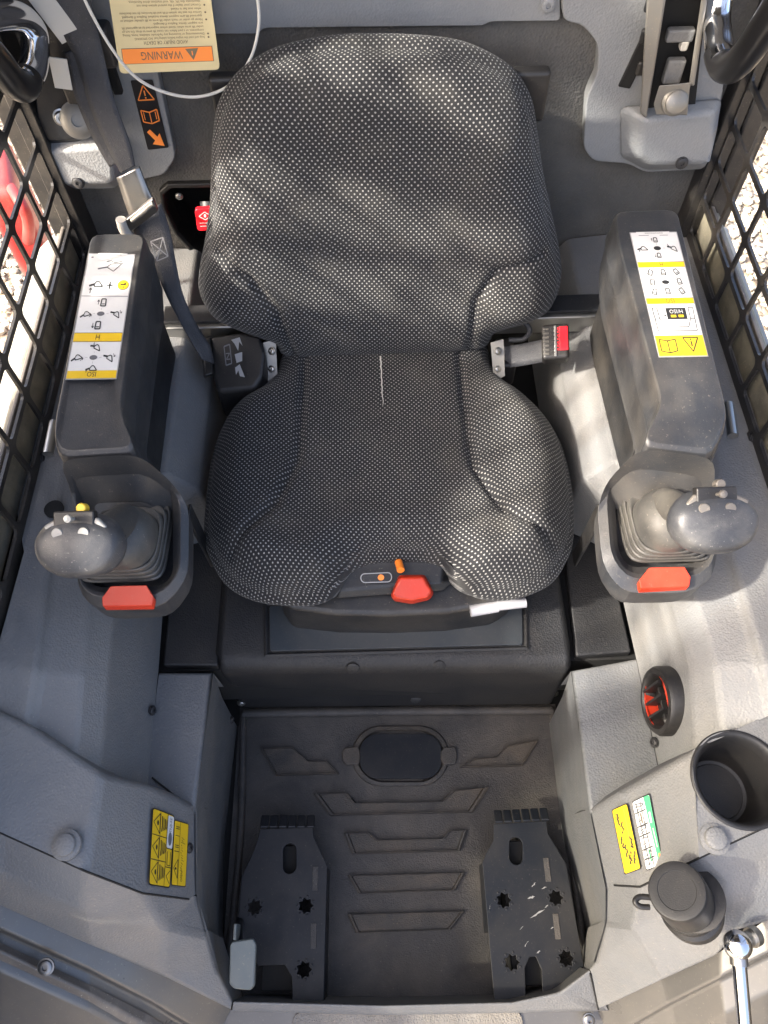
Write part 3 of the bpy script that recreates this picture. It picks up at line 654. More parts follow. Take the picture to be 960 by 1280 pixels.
# ================================================================== SEAT
def dist_poly(a, b, P):
    d = np.full(a.shape, 9.)
    for (x0, y0), (x1, y1) in zip(P, P[1:]):
        dx, dy = x1-x0, y1-y0; t = np.clip(((a-x0)*dx+(b-y0)*dy)/(dx*dx+dy*dy), 0, 1)
        d = np.minimum(d, np.hypot(a-x0-t*dx, b-y0-t*dy))
    return d
def sm(x, lo, hi): t = np.clip((x-lo)/(hi-lo), 0, 1); return t*t*(3-2*t)
def cushion(name, out2, org, U, Vv, H, rad, thick, feat, parent, ctr, vscale=0):
    org, U, Vv = Vector(org), Vector(U).normalized(), Vector(Vv).normalized(); Nn = U.cross(Vv)
    P = smooth_path([Vector((x, y, 0)) for x, y in out2], 8, True)
    seg = [(P[i]-P[i-1]).length for i in range(len(P))]; tot = sum(seg); n = 280; res = []; acc = 0; i = 0; Q = P+[P[0]]
    sl_ = [(Q[k+1]-Q[k]).length for k in range(len(P))]; cum = np.concatenate([[0], np.cumsum(sl_)])
    for k in range(n):
        d = k/n*cum[-1]; j = min(int(np.searchsorted(cum, d, 'right')-1), len(P)-1)
        res.append(lerp(Q[j], Q[j+1], (d-cum[j])/max(sl_[j], 1e-9)))
    O = np.array([[p.x, p.y] for p in res]); c = np.array(ctr); D = O-c; Ln = np.hypot(D[:, 0], D[:, 1]); Dn = D/Ln[:, None]
    ss = 1-np.concatenate([np.linspace(1, .30, 42)[:-1], np.linspace(.30, 0, 34)])
    V = []; UV = []
    for s in ss:
        p = c+D*s; d = dist_poly(p[:, 0], p[:, 1], list(map(tuple, np.vstack([O[::2], O[:1]])))); x = np.clip(1-d/rad, 0, 1)
        h = H*np.sqrt(np.clip(1-x**2, 0, 1))+feat(p[:, 0], p[:, 1], d)
        ex = rad*(np.arcsin(np.clip(x, 0, 1))-x)*.8
        V.append(np.column_stack([p, h])); UV.append(p+Dn*ex[:, None])
    for t in np.linspace(.12, 1, 9):
        p = c+D*1.0+Dn*(.010*math.sin(min(1, t*1.3)*math.pi)-.03*max(0, t-.6))
        h = -thick*t+feat(O[:, 0], O[:, 1], np.zeros(n))
        V.append(np.column_stack([p, h])); UV.append(O+Dn*(rad*.45+thick*t))
    V = np.concatenate(V); UV = np.concatenate(UV); K = len(V)//n
    bb_ = UV[:, 1].copy(); UV[:, 0] *= 1.38-vscale*bb_; UV[:, 1] = 1.38*bb_-vscale*.5*bb_**2
    W_ = np.array(org)[None]+V[:, :1]*np.array(U)+V[:, 1:2]*np.array(Vv)+V[:, 2:3]*np.array(Nn)
    F = [(i*n+j, i*n+(j+1) % n, (i+1)*n+(j+1) % n, (i+1)*n+j) for i in range(K-1) for j in range(n)]
    me = bpy.data.meshes.new(name); me.from_pydata(W_.tolist(), [], F); me.materials.append(M['fabric'])
    uvl = me.uv_layers.new(name='UVMap'); li = np.zeros(len(me.loops), dtype=np.int32); me.loops.foreach_get('vertex_index', li)
    uvl.data.foreach_set('uv', UV[li].astype(np.float32).ravel())
    o = bpy.data.objects.new(name, me); col.objects.link(o); sset(o, True); own(o, parent)
    return o, (lambda a, b, h=0: org+U*a+Vv*b+Nn*h)
seat = thing('operator_seat', 'black operator seat covered in white-dotted fabric at the centre of the cab', 'seat', (0, .6, .31))
# seat pan
so = Vector((0, .40, .452)); sU = Vector((1, 0, 0)); sV = Vector((0, .9986, -.035)).normalized(); sN = sU.cross(sV)
def onplane(px, py, o, U, V_):
    n = U.cross(V_); d = ROT @ Vector(((px-480)/960, (640-py)/960, -1)); t = (o-CAM).dot(n)/d.dot(n); p = CAM+d*t-o
    return (p.dot(U), p.dot(V_))
pan_px = [(400, 425), (485, 425), (570, 425), (606, 435), (612, 458), (626, 478), (652, 496), (682, 526), (700, 560), (710, 610), (711, 660), (704, 702), (682, 733), (640, 749), (598, 748), (574, 735), (558, 716), (538, 704), (500, 700), (466, 703), (442, 714), (427, 733), (410, 751), (375, 757), (322, 752), (287, 733), (267, 700), (261, 660), (263, 620), (269, 570), (282, 530), (302, 505), (332, 486), (348, 466), (358, 440)]
pan2 = [onplane(x, y-(14 if y > 690 else 0), so, sU, sV) for x, y in pan_px]
SP = lambda L: [onplane(x, y, so+sN*.04, sU, sV) for x, y in L]
s1 = SP([(380, 430), (378, 500), (372, 570), (345, 630), (285, 690)]); s2 = SP([(574, 430), (580, 500), (592, 580), (630, 640), (705, 682)])
def pan_feat(a, b, d):
    f = -.010*np.exp(-(np.minimum(dist_poly(a, b, s1), dist_poly(a, b, s2))/.006)**2)*sm(d, .0, .02)
    f += .015*sm(np.abs(a), .11, .20)*sm(d, .0, .05)
    f += .016*sm(.16-b, 0, .12)*sm(d, 0, .05)
    f += .003*np.sin(a*31+b*17)*np.sin(b*23-a*9)*sm(d, .0, .04)
    return f
pan, pmap = cushion('seat_cushion', pan2, so, sU, sV, .036, .055, .045, pan_feat, seat, (0, .17))
# backrest
bo = Vector((0, .845, .46)); bV = Vector((0, .25, .968)).normalized()
back_px = [(475, 46), (560, 52), (608, 70), (642, 96), (660, 132), (667, 180), (673, 225), (683, 270), (694, 318), (697, 352), (688, 382), (664, 398), (636, 407), (616, 414), (606, 430), (560, 436), (485, 440), (405, 443), (356, 441), (345, 427), (325, 419), (298, 409), (268, 394), (254, 370), (255, 342), (263, 302), (269, 258), (271, 200), (275, 152), (286, 118), (310, 88), (350, 63), (410, 49)]
bN = sU.cross(bV)
boo = bo
back2 = [onplane(x, y+(14*(200-y)/150 if y < 200 else 0), boo, sU, bV) for x, y in back_px]
BP = lambda L: [onplane(x, y, boo+bN*-.05, sU, bV) for x, y in L]
b1 = BP([(378, 450), (368, 400), (352, 350), (322, 310), (282, 285)]); b2 = BP([(580, 450), (582, 390), (588, 340), (612, 300), (668, 285)])
def back_feat(a, b, d):
    f = -.010*np.exp(-(np.minimum(dist_poly(a, b, b1), dist_poly(a, b, b2))/.006)**2)*sm(d, 0, .02)
    f += .017*sm(np.abs(a), .10, .21)*sm(.24-b, -.05, .14)*sm(d, 0, .05)
    f += -.010*np.exp(-((b-.20)/.10)**2)*sm(.15-np.abs(a), 0, .12)
    f += .0025*np.sin(a*27-b*19)*np.sin(b*29+a*11)*sm(d, 0, .04)
    return f
bk, bmap = cushion('backrest', back2, boo, sU, bV, .038, .06, .06, back_feat, seat, (0, .19), .42)
# white worn stitching
for (x0, y0, x1, y1) in ((476, 447, 479, 508),):
    ps = [pmap(*onplane(lerp(x0, x1, k/14)+random.uniform(-.7, .7), lerp(y0, y1, k/14), so+sN*.034, sU, sV), .0368) for k in range(15)]
    tube('worn_stitch', ps, lambda q: .0010*(1-q)**.6+.0002, 'cable', pan, n=5, sm=2)
# seat base under the notch
sb = [(345, 690, .405), (640, 690, .405), (646, 738, .40), (620, 756, .39), (560, 766, .385), (485, 769, .385), (420, 768, .385), (360, 760, .39), (345, 740, .40)]
base = prism('seat_base', sb, .085, 'console_dark', seat, bevel=.008, seg=4)
loft('control_bezel', [[(420, 750, .405), (556, 740, .405), (572, 722, .405), (552, 700, .405), (432, 700, .405), (415, 735, .405)], [(424, 738, .418), (500, 731, .420), (552, 731, .418), (556, 700, .43), (440, 700, .43), (428, 722, .42)]], 'console_dark', seat, bevel=.004)
kb = loft('height_knob', [[(488, 745, .405), (492, 752, .40), (515, 756, .398), (538, 750, .40), (543, 742, .405), (532, 718, .425), (498, 718, .425)], [(490, 742, .428), (494, 748, .424), (515, 751, .422), (535, 747, .424), (540, 739, .428), (529, 721, .440), (500, 722, .440)]], 'red', seat, bevel=.004)
D = Decal(40, 12, [at(450, 717, .4310), at(490, 715, .4310), at(490, 728, .4265), at(451, 729, .4265)], .001)
D.rect(0, 0, 40, 12, 'decal_edge', 0, 5.5); D.rect(1.2, 1.2, 38.8, 10.8, 'console_dark', 1, 4.6); D.disc(26, 6, 4, 3.6, 'orange', 3)
D.build('weight_dial', seat)
tube('orange_tab', [at(498, 702, .435), at(501, 713, .44)], .0055, 'orange', seat, n=10, sm=3)
lv = tube('slide_lever', [at(588, 764, .385), at(622, 758, .385)], .0085, 'lever_white', seat, n=14, sm=3)
tube('lever_tip', [at(622, 757, .387), at(657, 753, .387)], .0075, 'lever_white', lv if False else seat, n=14, sm=3)
# recliner brackets and the frame ears at the back
for s, x in ((-1, 338), (1, 620)):
    P = [at(x-7, 428, .50), at(x+7, 424, .50), at(x+9, 470, .46), at(x-3, 478, .45)]
    loft('recliner_plate', [[p+Vector((s*.003, 0, 0)) for p in P], P], 'dirty_metal', seat, bevel=.001)
    for dy in (440, 462): screw(at(x+2, dy, .487-(dy-440)*.001)+Vector((0, 0, .002)), (s*.4, -.5, .7), .005, 'zinc', seat, 'bolt')
    box('recliner_cover', at(x+s*10, 452, .44), (.03, .06, .05), 'rubber', seat, .006)
for x, y in ((290, 125), (660, 118)):
    box('back_shell_ear', at(x, y, y=.985), (.05, .02, .07), 'rubber', seat, .006)
    

# steel cross bar behind the seat
xb = thing('cross_bar', 'bare steel cross bar running behind the seat to both fenders', 'bar', (0, .86, .5))
p0, p1 = at(206, 412, .50), at(754, 388, .50); p0.y = p1.y = .872
box('bar_body', (p0+p1)/2+Vector((0, 0, -.006)), (p1.x-p0.x, .036, .034), 'zinc', xb, .003)
box('bar_cap', (p0+p1)/2+Vector((0, .008, .0135)), (p1.x-p0.x, .036, .006), 'black_steel', xb, .002)

# ================================================================== ARMREST CONSOLES AND JOYSTICKS
def console(s, top, outer, inner, redp, label):
    T = roundpoly(top, .016, 3); c = sum(T, Vector())/len(T)
    root = thing('armrest_console', label, 'armrest console', (c.x, c.y, .51), 'armrest consoles either side of the seat')
    def off(P, d, z): 
        cc = sum(P, Vector())/len(P); out = []
        for p in P:
            v = Vector((p.x-cc.x, p.y-cc.y, 0)); l = v.length; out.append(Vector((p.x+v.x/l*d, p.y+v.y/l*d, p.z+z)))
        return out
    loft('console_body', [off(T, -.022, -.125), off(T, .000, -.095), off(T, .004, -.050), off(T, .009, -.047), off(T, .009, -.040), off(T, .005, -.034), off(T, .003, -.012), off(T, 0, -.004), off(T, -.005, 0)], 'console', root, bevel=.003, seg=3)
    prism('console_mount', [Vector((p.x, p.y, .59)) for p in off(T, -.03, 0)], .09, 'console_dark', root, bevel=.006)
    O = roundpoly(outer, .02, 3); I = roundpoly(inner, .010, 3)
    mid = [lerp(a, b, .42)+Vector((0, 0, .010)) for a, b in zip(O, I)]; mid2 = [lerp(a, b, .62)+Vector((0, 0, .008)) for a, b in zip(O, I)]
    pod = loft('control_pod', [off(O, -.02, -.07), off(O, -.003, -.035), O, mid, mid2, [p for p in I], [p+Vector((0, 0, -.03)) for p in I]], 'console', root, bevel=.004, seg=3)
    r = [A(p) for p in redp]
    prism('orange_insert', r, .012, 'red', root, bevel=.0015, axis=Vector((0, 0, -1)))
    return root
cl = console(-1, [(114, 290, .70), (182, 290, .70), (174, 330, .70), (151, 518, .70), (170, 563, .69), (74, 569, .69), (66, 546, .70), (68, 520, .70)],
    [(72, 574, .691), (173, 567, .691), (217, 604, .63), (237, 634, .60), (236, 722, .59), (204, 760, .575), (122, 763, .575), (98, 741, .58), (94, 690, .59), (91, 622, .63)],
    [(120, 614, .615), (188, 612, .61), (205, 616, .60), (216, 630, .595), (216, 718, .585), (203, 732, .58), (122, 734, .58), (108, 725, .583), (105, 690, .59), (108, 630, .61)],
    [(138, 732, .598), (183, 731, .598), (192, 746, .594), (190, 757, .587), (128, 758, .587), (127, 747, .594)],
    'black armrest console with a floating-bucket decal, beside the seat belt')
cr = console(1, [(846, 259, .70), (768, 262, .70), (772, 300, .70), (827, 508, .70), (802, 556, .69), (892, 567, .69), (911, 522, .70), (906, 495, .70)],
    [(894, 572, .691), (799, 560, .691), (758, 602, .63), (746, 636, .60), (753, 708, .59), (780, 742, .575), (862, 741, .575), (890, 724, .58), (897, 690, .59), (893, 620, .63)],
    [(858, 600, .615), (793, 597, .61), (778, 600, .60), (768, 614, .595), (773, 690, .585), (786, 709, .58), (864, 706, .58), (880, 694, .583), (885, 670, .59), (880, 620, .61)],
    [(812, 709, .598), (856, 708, .598), (864, 721, .594), (862, 733, .587), (801, 736, .587), (799, 725, .594)],
    'black armrest console with the H/ISO decal, beside the red belt buckle')
# straps that tie the pods to the seat deck
for pa, pb_, root in (((234, 640, .56), (264, 700, .36), cl), ((748, 640, .56), (716, 700, .36), cr)):
    a, b = A(pa), A(pb_); d = (b-a).normalized(); sx = Vector((0, 1, 0))
    loft('support_strap', [[a+sx*-.012, a+sx*.012, a+sx*.012+Vector((.004, 0, 0)), a+sx*-.012+Vector((.004, 0, 0))], [b+sx*-.012, b+sx*.012, b+sx*.012+Vector((.004, 0, 0)), b+sx*-.012+Vector((.004, 0, 0))]], 'console_dark', root, bevel=.0015)
# small steel posts between consoles and guards
for x, y, root in ((60, 568, cl), (916, 545, cr)): tube('mount_pin', [at(x+(8 if x < 480 else -6), y-40, .55), at(x, y, .55)], .007, 'zinc', root, n=12, sm=2)

def joystick(s, base, dome, head, label, yel):
    B = A(base); Dm = A(dome); Hd = A(head)
    t = thing('joystick', label, 'joystick', B, 'joysticks on the armrest consoles')
    rings = []; n = 40
    def se(c, a, b, e, tilt=Vector((0, 0, 0))):
        P = []
        for k in range(n):
            th = 2*math.pi*k/n; cx, sy = math.cos(th), math.sin(th)
            x = math.copysign(abs(cx)**(2/e), cx)*a; y = math.copysign(abs(sy)**(2/e), sy)*b
            P.append(c+Vector((x, y, -(x*tilt.x+y*tilt.y))))
        return P
    # folds: (height fraction, size, sideways shift towards the stick)
    steps = []; nf = 4
    for k in range(nf):
        r0 = 1-.086*k; z0 = .50*k/nf
        steps += [(z0, r0-.01, k/nf), (z0+.02, r0+.012, k/nf), (z0+.06, r0+.016, k/nf), (z0+.085, r0-.004, k/nf), (z0+.09, r0-.035, (k+.4)/nf), (z0+.07, r0-.062, (k+.7)/nf)]
    steps += [(.55, .66, 1), (.64, .665, 1), (.74, .63, 1), (.84, .56, 1), (.92, .46, 1), (.98, .36, 1), (1, .30, 1)]
    lean = Vector((0, .10, 0))
    for f, r, sh in steps:
        c = Vector((lerp(B.x, Dm.x, sh), lerp(B.y, Dm.y, sh), lerp(B.z, Dm.z, f))); e = 7-4.9*min(1, sh)
        rings.append(se(c, .050*r, .058*r, e, lean*(1-f)))
    loft('boot', rings, 'boot', t, cap0=False)
    ax = (Hd-Dm).normalized()
    tube('stem', [Dm-ax*.02, Dm+ax*.02, Hd-Vector((0, 0, .012))], lambda q: .020-.004*q, 'boot', t, n=20, sm=5)
    # grip head: a wide egg with a sloped button face towards the operator
    gv = []; gf = []; nu, nv = 36, 22
    U_, V_, N_ = Vector((1, 0, 0)), Vector((0, .86, .5)).normalized(), Vector((0, -.5, .86)).normalized()
    def headp(th, ph):
        cx, cy, cz = math.cos(th)*math.sin(ph), math.sin(th)*math.sin(ph), math.cos(ph)
        x = math.copysign(abs(cx)**.86, cx)*.0445; y = cy*.0330; z = cz*.030
        if y > .008: z -= (y-.008)*.35 if z > 0 else 0
        if z > .017: z = .017+(z-.017)*.45
        if z < 0: z *= 1.15; x *= 1-.1*abs(cz)
        return Hd+U_*x+V_*y+N_*z
    rings = [[headp(2*math.pi*k/nu, max(.02, math.pi*i/nv*.99)) for k in range(nu)] for i in range(nv+1)]
    gp = loft('grip', rings, 'grip', t)
    tube('mould_seam', [headp(2*math.pi*k/24, 1.95) for k in range(24)], .0009, 'hole', gp, n=6, sm=0, closed=True)
    hp = lambda x, y, z=.0: Hd+U_*x+V_*y+N_*(.0195+z)
    bt = 'button' if yel else 'button_dark'
    lathe('button', [(.0056, -.006), (.0056, .0016), (.005, .0026), (0, .0026)], hp(-.0155, .013, -.001), N_, bt, gp, n=18)
    lathe('button', [(.0056, -.006), (.0056, .0016), (.005, .0026), (0, .0026)], hp(.0100, .013, -.001), N_, bt, gp, n=18)
    box('switch_plate', hp(-.001, .0235, -.0095), (.040, .022, .012), 'rubber', gp, .002, rot=Matrix((U_, V_, N_)).transposed())
    tube('thumb_lever', [hp(-.001, .027, -.008), hp(-.001, .027, .008)], .0020, bt, gp, n=10, sm=2)
    lathe('lever_ball', [(.001, 0), (.0036, .0015), (.0042, .004), (.0036, .0065), (0, .008)], hp(-.001, .027, .005), N_, bt, gp, n=14)
    for q in (-1, 1):
        rr = Matrix.Rotation(q*(1.1 if q == s else .75), 3, N_) @ Matrix((U_, V_, N_)).transposed()
        box('rocker', hp(q*.0235, .0205, -.0085), (.0075, .0155, .0075), bt, gp, .0028, rot=rr)
    lathe('top_button', [(.0050, -.006), (.0050, .003), (.004, .004), (0, .004)], hp(.005, .037, -.011), N_, 'yellow_button' if yel else bt, gp, n=18)
    return t
joystick(-1, (162, 676, .582), (148, 656, .655), (102, 682, .725), 'joystick with pale buttons and a yellow top button, by the floating-bucket decal', True)
joystick(1, (824, 652, .582), (842, 634, .655), (890, 652, .725), 'joystick with dark grey buttons, by the H/ISO decal', False)

# decals on the consoles
D = Decal(100, 250, [(112, 318, .70), (168, 319, .70), (145, 473, .70), (83, 474, .70)])
D.rect(-2, -2, 102, 252, 'decal_edge', 0); D.rect(0, 0, 100, 250, 'decal_white', 1)
D.rect(20, -2, 85, 3, 'decal_white', 2); D.text('WWWWWWWWW', 52, 1.5, 3, 'ink', 3); D.rect(6, 6, 11, 9, 'ink_grey', 2)
D.line([(42, 17), (52, 15), (60, 19), (70, 17), (78, 15)], 1.6); D.line([(25, 33), (44, 29)], 3, 'ink_grey'); D.line([(44, 29), (52, 22), (76, 21), (60, 38), (44, 29)], 1.5); D.line([(70, 21), (80, 21)], 1.5)
bucket(D, 28, 66, 14); arrow(D, (17, 85), (17, 74), 1.6, hd=4)
D.line([(50, 68), (64, 68)], 2.6); D.line([(57, 60), (57, 76)], 2.6)
D.disc(86, 67, 12.5, 10.5, 'ink', 2); D.disc(86, 67, 11.5, 9.5, 'decal_yellow', 3); D.line([(80, 67), (92, 66)], 3, 'ink', 4); D.line([(87, 66), (93, 62)], 2, 'ink', 4); D.disc(87, 72, 1.5, 1.5, 'ink', 4)
D.line([(0, 91), (100, 91)], 1.4, 'ink_grey')
machine(D, 50, 104, 9, 0, 1); machine(D, 46, 150, 9, 0, -1); dial(D, 48, 127, 8, 4.5)
bucket(D, 16, 128, 11, ang=-.3); arrow(D, (24, 134), (29, 129), 1, hd=3); bucket(D, 80, 127, 11, ang=.5); arrow(D, (88, 120), (92, 126), 1, hd=3)
D.rect(0, 165, 100, 182, 'decal_yellow', 2); D.line([(0, 165), (100, 165)], .8); D.line([(0, 182), (100, 182)], .8); D.text('H', 50, 173.5, 10)
dial(D, 48, 212, 8, 4.5); bucket(D, 50, 192, 11, ang=.4); arrow(D, (45, 183), (45, 188), 1, hd=2); bucket(D, 14, 212, 11, ang=-.3); arrow(D, (22, 218), (27, 213), 1, hd=3); bucket(D, 80, 212, 11, ang=.5); arrow(D, (88, 205), (92, 211), 1, hd=3); bucket(D, 48, 232, 11); arrow(D, (38, 240), (38, 235), 1, hd=2)
D.rect(0, 236, 100, 250, 'decal_yellow', 2); D.text('ISO', 50, 243, 9)
D.build('control_decal', cl)
D = Decal(100, 270, [(788, 292, .70), (845, 291, .70), (884, 445, .70), (824, 446, .70)])
D.rect(-2, -2, 102, 272, 'decal_edge', 0); D.rect(0, 0, 100, 270, 'decal_white', 1)
D.rect(12, -2, 85, 3, 'decal_white', 2); D.text('WWWWWWWWW', 50, 1.5, 3); D.line([(16, 7), (38, 7)], 1.2, 'ink_grey'); D.line([(62, 7), (80, 7)], 1.2, 'ink_grey')
machine(D, 50, 18, 6.5, 0, 1); machine(D, 50, 55, 6.5, 0, -1); dial(D, 50, 38, 8, 5, 'ink'); bucket(D, 18, 38, 11); arrow(D, (10, 47), (10, 42), 1, hd=2); bucket(D, 84, 38, 11, ang=.5); arrow(D, (74, 28), (75, 34), 1, hd=2)
D.rect(0, 70, 100, 82, 'decal_yellow', 2); D.line([(0, 70), (100, 70)], .8); D.line([(0, 82), (100, 82)], .8); D.text('H', 50, 76, 8)
dial(D, 50, 116, 8, 4.5, 'ink', 8)
for x, y, a in ((22, 94, .4), (50, 94, 0), (78, 93, -.5), (22, 116, .1), (80, 115, -.1), (22, 137, .4), (50, 136, 0), (80, 136, -.5)): machine(D, x, y, 7.5, a)
for x in (22, 80): D.line([(x-9, 122), (x-5, 127), (x+3, 127), (x+8, 123)], .9); D.line([(x-8, 108), (x, 104), (x+8, 108)], .9)
for x, y, dx, dy in ((28, 87, 4, -3), (50, 84, 0, -3), (71, 86, -4, -3), (28, 141, 4, 3), (50, 145, 0, 3), (88, 142, 4, 3)): D.line([(x, y), (x+dx, y+dy)], .9)
D.rect(0, 151, 100, 163, 'decal_yellow', 2); D.line([(0, 151), (100, 151)], .8); D.line([(0, 163), (100, 163)], .8); D.text('ISO', 50, 157, 9)
D.line([(8, 172), (18, 172), (19, 195), (30, 212), (76, 212), (84, 195), (84, 172), (94, 172), (92, 220), (10, 220), (8, 172)], 1.5, 'ink'); D.line([(8, 195), (19, 195)], 1.4, 'ink'); D.line([(84, 195), (93, 195)], 1.4, 'ink'); D.rect(42, 212, 62, 216, 'ink_grey', 2); D.rect(43, 213, 61, 215, 'decal_white', 3)
D.rect(36, 172, 78, 196, 'ink', 2); D.text('H/ISO', 57, 180, 8, 'decal_white', 3); D.rect(44, 187, 55, 192, 'decal_yellow', 3); D.rect(60, 187, 71, 192, 'decal_yellow', 3); arrow(D, (24, 187), (34, 188), 1.2, hd=3)
D.rect(0, 229, 100, 270, 'decal_yellow', 2); D.line([(48, 229), (48, 270)], .9)
D.line([(7, 237), (24, 240), (41, 237), (41, 260), (24, 264), (7, 260)], 2.2, closed=True); D.line([(24, 240), (24, 264)], 2.2); D.line([(10, 240), (10, 257)], .8); D.line([(38, 240), (38, 257)], .8)
warn_tri(D, 73, 246, 16, 'ink', 2.4, -1)
D.build('control_decal', cr)

# ================================================================== YELLOW / GREEN DECALS OF THE CORNER CONSOLES
def facepts(P, q):                                     # drop photo positions onto the plane through three points
    a, b, c = [A(p) for p in P]; n = (b-a).cross(c-a).normalized(); out = []
    for px, py in q:
        d = ROT @ Vector(((px-480)/960, (640-py)/960, -1)); out.append(CAM+d*((a-CAM).dot(n)/d.dot(n)))
    n = n if n.z > 0 else -n
    return [p+n*.0035 for p in out]
lp = [LV['R3'], LV['F4'], LV['R4']]
lp = [LV['R3'], LV['F3'], LV['F4']]
D = Decal(100, 250, facepts(lp, [(188, 1011), (214, 1021), (208, 1109), (183, 1105)]))
D.rect(-3, -4, 103, 254, 'decal_black', 0, 8); D.rect(0, 0, 100, 250, 'decal_yellow', 1, 8); D.rect(72, 3, 100, 118, 'decal_white', 2, 6)
for k, y in enumerate((3, 86, 169)):
    D.line([(4, y+40), (34, y+5), (34, y+75)], 2.5, closed=True); D.disc(24, y+40, 4, 9, 'ink', 3)
    D.line([(36, y), (36, y+80)], 1.5)
    if y > 3: D.line([(0, y), (72, y)], 3)
    for j in range(4): D.line([(44+j*7, y+12+j*3), (46+j*7, y+45), (43+j*7, y+66-j*4)], 2.5 if j % 2 else 4)
D.line([(70, 0), (70, 250)], 2); D.line([(72, 120), (100, 120)], 3); D.line([(72, 185), (100, 185)], 3)
D.text('TNB-RE', 86, 36, 11, 'ink_grey', rot=-math.pi/2, flip=False); D.disc(86, 85, 9, 24, 'ink_grey', 3); D.line([(78, 130), (78, 178), (94, 178), (94, 130)], 2.5); D.line([(96, 195), (78, 215), (96, 240)], 2.5)
D.build('warning_decal', ccl)
D = Decal(80, 250, facepts(lp, [(215, 1026), (232, 1031), (228, 1108), (211, 1106)]))
D.rect(-3, -3, 83, 253, 'decal_black', 0, 5); D.rect(0, 0, 80, 250, 'decal_yellow', 1, 5)
D.line([(32, 0), (32, 250)], 1.5); D.line([(4, 120), (32, 120)], 3); D.line([(6, 58), (30, 58)], 2.5); D.line([(4, 185), (28, 150), (28, 225)], 2.5, closed=True); D.disc(16, 187, 5, 5, 'ink', 3)
for y in (22, 30, 96, 104): D.line([(8, y), (28, y)], 3)
for k in range(14): D.line([(40+8*random.random(), 60+k*10), (44+24*random.random(), 63+k*10+6*random.random())], 1.8)
D.text('OPEN', 52, 215, 11, rot=-math.pi/2, flip=False)
D.build('warning_decal', ccl)
V = {'R2': (866, 938, CZ), 'R3': (776, 988, .375), 'F2': (874, 1072, CZ), 'F3': (800, 1108, .365)}
rp = [V['R3'], V['F3'], V['R2']]
D = Decal(80, 250, facepts(rp, [(768, 1013), (786, 1005), (803, 1085), (784, 1092)]))
D.rect(-4, -4, 84, 253, 'decal_black', 0, 8); D.rect(0, 0, 80, 250, 'decal_yellow', 1, 8)
D.line([(60, 12), (60, 245)], 1.2, 'ink_brown')
for x, y in ((20, 40), (34, 75), (22, 130), (30, 165), (45, 195), (64, 140), (66, 200)):
    for k in range(5): D.line([(x+random.uniform(-8, 8), y+k*9-18), (x+random.uniform(-8, 8), y+k*9-8)], 6.5)
D.text('OFF', 46, 205, 15, rot=-math.pi/2, flip=False); D.text('ON', 16, 35, 15, rot=-math.pi/2, flip=False)
D.build('instruction_decal', ccr)
D = Decal(100, 250, facepts(rp, [(793, 1003), (814, 993), (831, 1079), (811, 1087)]))
D.rect(-3, -4, 103, 253, 'decal_black', 0, 8); D.rect(0, 0, 100, 250, 'decal_white', 1, 8)
D.poly([(66, 0), (94, 0), (100, 8), (100, 240), (94, 250), (80, 250)], 'decal_green', 2)
for x in (20, 44): D.line([(x, 5), (x+6, 245)], 4, 'ink')
for y in (45, 95, 130, 180, 215): D.line([(2, y), (66, y)], 4.5, 'ink')
for k in range(22): D.line([(random.choice([10, 33, 55])+random.uniform(-4, 4), 12+k*10.5), (random.choice([10, 33, 55])+random.uniform(-4, 4), 17+k*10.5)], 4, 'ink_grey')
D.rect(30, 50, 38, 88, 'ink_brown', 3); D.rect(36, 185, 44, 228, 'decal_green', 3); D.poly([(50, 15), (60, 22), (52, 30)], 'ink', 3)
D.line([(84, 60), (84, 100)], 9, 'decal_white'); D.line([(86, 120), (90, 190)], 5, 'tag_white'); D.disc(94, 225, 5, 14, 'orange', 3)
D.build('fuse_decal', ccr)

# ================================================================== WARNING SYMBOLS ON THE LEFT TRIM
D = Decal(60, 170, [W(x, y, wy-.0205) for x, y in ((163, 100), (191, 99), (211, 184), (185, 187))], .0008)
D.rect(0, 0, 60, 170, 'decal_black', 0, 4)
D.line([(30, 12), (52, 46), (8, 46)], 3, 'decal_orange', closed=True); D.line([(30, 24), (30, 36)], 3.5, 'decal_orange'); D.disc(30, 41, 2, 2, 'decal_orange', 3)
D.line([(8, 70), (30, 76), (52, 70), (52, 98), (30, 104), (8, 98)], 3, 'decal_orange', closed=True); D.line([(30, 76), (30, 104)], 2.5, 'decal_orange'); D.line([(14, 75), (14, 94)], 2, 'decal_orange'); D.line([(46, 75), (46, 94)], 2, 'decal_orange')
D.poly([(10, 124), (20, 118), (36, 138), (44, 130), (50, 164), (18, 156), (27, 147)], 'decal_orange', 3)
D.build('symbol_decal', c2)

